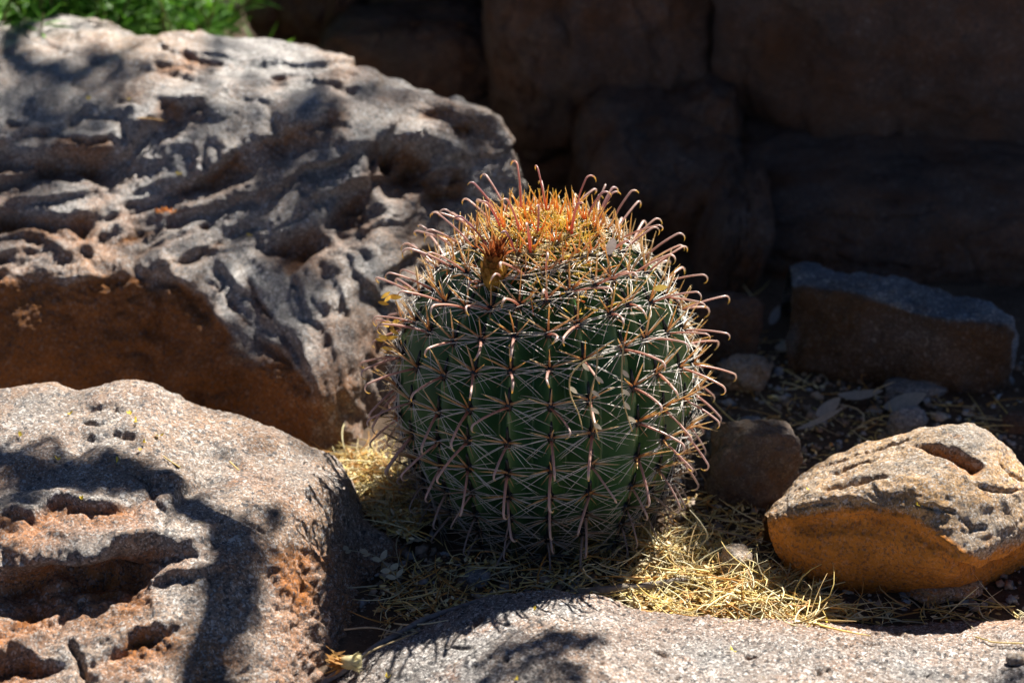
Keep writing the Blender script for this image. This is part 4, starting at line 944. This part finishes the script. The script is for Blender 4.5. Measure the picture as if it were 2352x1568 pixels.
# bits on the crown
mb = MB(); mb.leaf(np.zeros(3), np.array((.25, 0, 1.)), np.array((0, -1., .3)), .026, .012, (.26, .22, .20), .25, 6)
o = mb.build('dry_leaf', M_PETAL); o.location = PY(1398, 585, -.085); tag(o, 'crumpled grey leaf speared on the crown spines', 'leaf')
mb = MB(); mb.leaf(np.zeros(3), np.array((1., 0, .2)), np.array((0, -1., .4)), .018, .008, (.75, .52, .12), .2, 5)
o = mb.build('yellow_petal', M_PETAL); o.location = PY(1500, 664, -.11); tag(o, 'yellow petal stuck among the white upper spines', 'petal')
for k, (x, y, dx) in enumerate(((868, 682, 1), (862, 778, 1), (872, 742, .6))):
    mb = MB()
    for q in range(5): mb.leaf(np.array((.004 * q, 0, rs.normal(0, .004))), np.array((1., rs.normal(0, .5), rs.normal(0, .7))), np.array((rs.normal(0, .5), -1., .5)), .014, .005, (.80, .48, .08), .3, 4)
    o = mb.build('yellow_petal', M_PETAL); o.location = PY(x, y, -.02)
    tag(o, ('uppermost orange petal scrap snagged on the hooks facing the huge grey boulder', 'lowest orange petal scrap snagged on the hooks facing the huge grey boulder', 'middle orange petal scrap snagged on the hooks facing the huge grey boulder')[k], 'petal')

# ---------------------------------------------------------------- flecks lying on the rocks
def on(surf, px, py):
    S_ = SURF[surf].reshape(-1, 3); uv = proj(S_); d = np.hypot(uv[:, 0] - px, uv[:, 1] - py); c = np.argsort(d)[:12]
    return S_[min(c, key=lambda q: S_[q] @ _f)]
def fleck(surf, px, py, col, label, group, s=.0062, name='petal_fleck'):
    mb = MB()
    for q in range(3): mb.leaf(np.array((rs.normal(0, .001), rs.normal(0, .001), .0015)), np.array((rs.normal(), rs.normal(), .35)), np.array((rs.normal(0, .4), rs.normal(0, .4), 1.)), s * rs.uniform(.7, 1.1), s * .5, np.array(col) * rs.uniform(.85, 1.1), .4, 4)
    o = mb.build(name, M_PETAL); o.location = on(surf, px, py) + np.array((0, -.001, .001)); tag(o, label, 'petal', group)
YEL = (.78, .60, .08)
for x, y in ((44, 1002), (160, 949), (316, 968), (331, 1013), (370, 1001), (322, 1035), (131, 1053), (186, 1153), (303, 952), (268, 1060)):
    fleck('fl', x, y, YEL, 'yellow petal fleck on the tan speckled boulder', 'petal flecks on the tan speckled boulder')
for x, y in ((1682, 1493), (1230, 1400), (886, 1556), (1900, 1424), (1190, 1560)):
    fleck('fg', x, y, YEL, 'yellow petal fleck on the long pinkish slab', 'petal flecks on the long slab')
for x, y in ((576, 537), (202, 232), (292, 232), (410, 403)):
    fleck('big', x, y, YEL, 'yellow petal fleck on the huge grey boulder', 'petal flecks on the huge grey boulder')
for x, y in ((1855, 1125), (2110, 1160)):
    fleck('rt', x, y, YEL, 'yellow petal fleck on the angular tan rock', 'petal flecks on the angular tan rock', .005)
mb = MB()
for q in range(26): mb.leaf(np.array((rs.normal(0, .008), rs.normal(0, .005), .003)), np.array((rs.normal(), rs.normal(), .4)), np.array((rs.normal(0, .4), rs.normal(0, .4), 1.)), .007, .004, np.array((.85, .36, .10)) * rs.uniform(.8, 1.1), .3, 3)
o = mb.build('petal_scrap', M_PETAL); o.location = on('big', 382, 488) + np.array((0, -.002, .002)); tag(o, 'crumbled orange petals on a ledge of the huge grey boulder', 'petal')
V, F, fr = block(8, (.022, .015, .013), 3, .1, 41)
o = link('pebble', mesh_np('pebble', V, F, M_STONE, attrs={'stain_and_light': fr})); o.location = on('fg', 2330, 1520) + np.array((0, 0, .005)); tag(o, 'brown pebble lying on the long pinkish slab', 'pebble')
def straw_on(surf, pts, label, col=(.72, .56, .22), r=.0009):
    P_ = [on(surf, *q) + np.array((0, -.0015, .003)) for q in pts]
    B = cr_matrix(len(P_), 16) @ np.array(P_); mb = MB(); mb.tube(B, r, 5, col); tag(mb.build('straw_stalk', M_STRAW), label, 'straw')
straw_on('fl', [(377, 1046), (392, 1060), (416, 1076)], 'single straw lying along a crack of the tan speckled boulder')
straw_on('fl', [(526, 1062), (550, 1080)], 'short straw on the sunny shoulder of the tan speckled boulder')
straw_on('fg', [(2240, 1462), (2262, 1468), (2280, 1476), (2352, 1478)], 'curled straw lying on the long pinkish slab')
straw_on('big', [(312, 272), (350, 278), (380, 281)], 'straw caught in a hollow of the huge grey boulder', (.6, .36, .10))
# pale scraps in the shade by the slab
for k, (x, y, rot, L, Wd, lab) in enumerate(((1925, 905, -.5, .07, .022, 'long pale dry leaf in front of the fallen slab'), (2030, 935, .1, .06, .03, 'curled pale leaf at the foot of the fallen slab'),
        (1875, 955, .7, .045, .02, 'small whitish leaf scrap on the shaded gravel'), (1830, 985, .35, .07, .010, 'pale narrow leaf pointing away from the cactus'), (1770, 745, 1.2, .04, .014, 'dim upright leaf scrap near the narrow dark stone'), (1780, 800, .2, .035, .02, 'grey leaf scrap beside the rounded tan cobble'))):
    mb = MB(); mb.leaf(np.zeros(3), np.array((math.cos(rot), math.sin(rot), .12)), np.array((.1, -.35, 1.)), L, Wd, (.44, .42, .38), .25, 7)
    o = mb.build('dry_leaf', M_PETAL); o.location = PZ(x, y, .008); tag(o, lab, 'leaf')

# ---------------------------------------------------------------- green shrub behind the big boulder
rs = np.random.RandomState(33)
shrub = empty('shrub', tuple(PY(270, 150, 1.15) * np.array((1, 1, 0)))); off = np.array(shrub.location)
mb = MB(); sm = MB()
for k in range(150):
    px = rs.uniform(-260, 440); Yq = rs.uniform(.98, 1.30)
    base = PY(px, 60, Yq); base[2] = rs.uniform(-.02, .05)
    lean = np.array((rs.normal(0, .28), rs.normal(-.05, .25), 1.)); H = rs.uniform(.30, .52) * (1.0 if px < 380 else .85)
    pts = curve_pts(base, lean, np.array((rs.normal(0, .25), rs.normal(-.1, .2), -.1)), H, 8)
    sm.tube(pts - off, np.linspace(.0035, .0012, 9), 5, (.16, .15, .06))
    for q in range(52):
        t = rs.uniform(.25, 1.0); kx = t * 8; a0 = int(min(7, kx)); pp = pts[a0] + (pts[a0 + 1] - pts[a0]) * (kx - a0)
        d = np.array((rs.normal(), rs.normal(), rs.uniform(-.1, 1.3)))
        mb.leaf(pp - off, d, np.array((rs.normal(0, .6), rs.normal(0, .6), 1.)), rs.uniform(.035, .080), rs.uniform(.004, .008), lerp((.06, .21, .015), (.14, .30, .03), rs.rand()) * rs.uniform(.6, 1.25), rs.uniform(-.5, .1), 4, 1)
mb.build('foliage', M_LEAF, shrub); sm.build('stems', M_BARK, shrub)
tag(shrub, 'bright green narrow-leaved shrub peeping over the huge grey boulder', 'shrub')

# ---------------------------------------------------------------- the tree that dapples the rocks (stands behind the wall, above the view)
rs = np.random.RandomState(51)
tree = empty('mesquite_tree', (1.9, 3.4, 0)); off = np.array(tree.location)
tr = MB(); hub = np.array((1.55, 2.75, 2.35))
tr.tube(cr_matrix(5, 20) @ np.array([(1.9, 3.4, -.1), (1.95, 3.3, .6), (1.8, 3.1, 1.3), (1.68, 2.9, 1.9), hub]) - off, np.linspace(.13, .07, 20), 12, (.13, .10, .08))
lf = MB()
def limb(pts, r0, r1):
    B = cr_matrix(len(pts), 30) @ np.array(pts); B = B + np.stack([fbm(B + 5 * q, 4, 3) for q in range(3)], 1) * .02
    tr.tube(B - off, np.linspace(r0, r1, 30), 8, (.13, .10, .08)); return B
def up(surf, px, py, t): return on(surf, px, py) + S * t
def clump(c, rad, n, L=.035, Wd=.011):
    for q in range(n):
        v = rs.normal(size=3); v /= np.linalg.norm(v); pp = c + v * rad * rs.rand() ** .5
        lf.leaf(pp - off, rs.normal(size=3), rs.normal(size=3), L * rs.uniform(.7, 1.3), Wd * rs.uniform(.7, 1.3), np.array((.05, .085, .022)) * rs.uniform(.7, 1.2), .1, 3, 1)
def sh(x, y, t): return np.array((x, y, 0)) + S * t
T1 = 1.75
# a crooked limb swings round the front; its shadow crosses the front boulder
limb([hub, sh(.95, .45, 2.9), sh(1.3, -.1, 2.5), sh(1.05, -.75, 2.2), sh(.3, -.95, 2.0), sh(-.25, -.72, 1.85),
      up('fl', 485, 1600, T1), up('fl', 500, 1450, T1), up('fl', 520, 1330, T1), up('fl', 525, 1235, T1), up('fl', 451, 1165, T1), up('fl', 342, 1105, T1), up('fl', 235, 1098, T1), up('fl', 110, 1095, T1), up('fl', 0, 1045, T1), up('fl', -120, 1020, T1)], .034, .012)
for px, py, rad, n in ((230, 1095, .045, 100), (275, 1090, .03, 50), (160, 1100, .045, 90), (80, 1080, .045, 60), (-10, 1040, .055, 80), (30, 1150, .04, 30), (575, 1235, .03, 30), (555, 1290, .04, 50), (530, 1400, .045, 60), (500, 1520, .045, 60), (430, 1150, .025, 18), (640, 1200, .03, 20)):
    clump(up('fl', px, py, T1), rad, n)
# a high limb over the big boulder, its shade soft
B = limb([hub, sh(.5, 1.3, 3.6), sh(0, 1.5, 3.4), sh(-.6, 1.35, 3.3), up('big', 60, 60, 3.1), up('big', 150, 180, 3.0), up('big', 240, 140, 3.0), up('big', 300, 110, 3.0)], .04, .008)
for px, py, rad, n in ((215, 130, .05, 70), (250, 165, .045, 55), (30, 215, .05, 50), (100, 255, .04, 36), (710, 270, .04, 26), (650, 300, .035, 20), (705, 440, .045, 34), (740, 380, .03, 18), (640, 620, .045, 34), (700, 650, .03, 18), (230, 250, .05, 40), (70, 310, .06, 50), (0, 420, .06, 40), (180, 330, .05, 34)):
    clump(up('big', px, py, 2.9), rad, n)
limb([sh(-.6, 1.35, 3.3), up('big', 500, 120, 3.0), up('big', 640, 240, 2.9), up('big', 720, 400, 2.9), up('big', 690, 660, 2.9)], .008, .003)
for px, py, rad, n in ((1180, 1510, .035, 40), (1250, 1480, .04, 50), (1330, 1470, .03, 36), (1300, 1530, .035, 34), (1100, 1545, .03, 26), (2330, 1560, .03, 30)):
    clump(up('fg', px, py, 1.9), rad, n)
limb([sh(.3, -.95, 2.0), up('fg', 1180, 1700, 1.95), up('fg', 1250, 1520, 1.9), up('fg', 1340, 1465, 1.9)], .006, .003)
# an unseen spray added to shade the squarish rock behind the cactus
mc = PZ(1728, 1100, .08) + S * 2.2; limb([hub, .5 * (hub + mc), mc], .012, .004); clump(mc + np.array((.01, .03, 0)), .075, 200, .05, .016)
# the crown proper, behind and above
for k in range(46):
    c_ = np.array((rs.uniform(.9, 3.4), rs.uniform(2.9, 4.9), rs.uniform(2.5, 3.9))); limb([hub, .5 * (hub + c_) + rs.normal(0, .12, 3), c_], .022, .005); clump(c_, .38, 110, .06, .018)
tr.build('trunk', M_BARK, tree); lf.build('crown', M_LEAF, tree)
tag(tree, 'crooked mesquite tree behind the wall whose limbs dapple the boulders', 'tree')
print('verts', sum(len(o.data.vertices) for o in bpy.data.objects if o.type == 'MESH'), 'objects', len(bpy.data.objects))
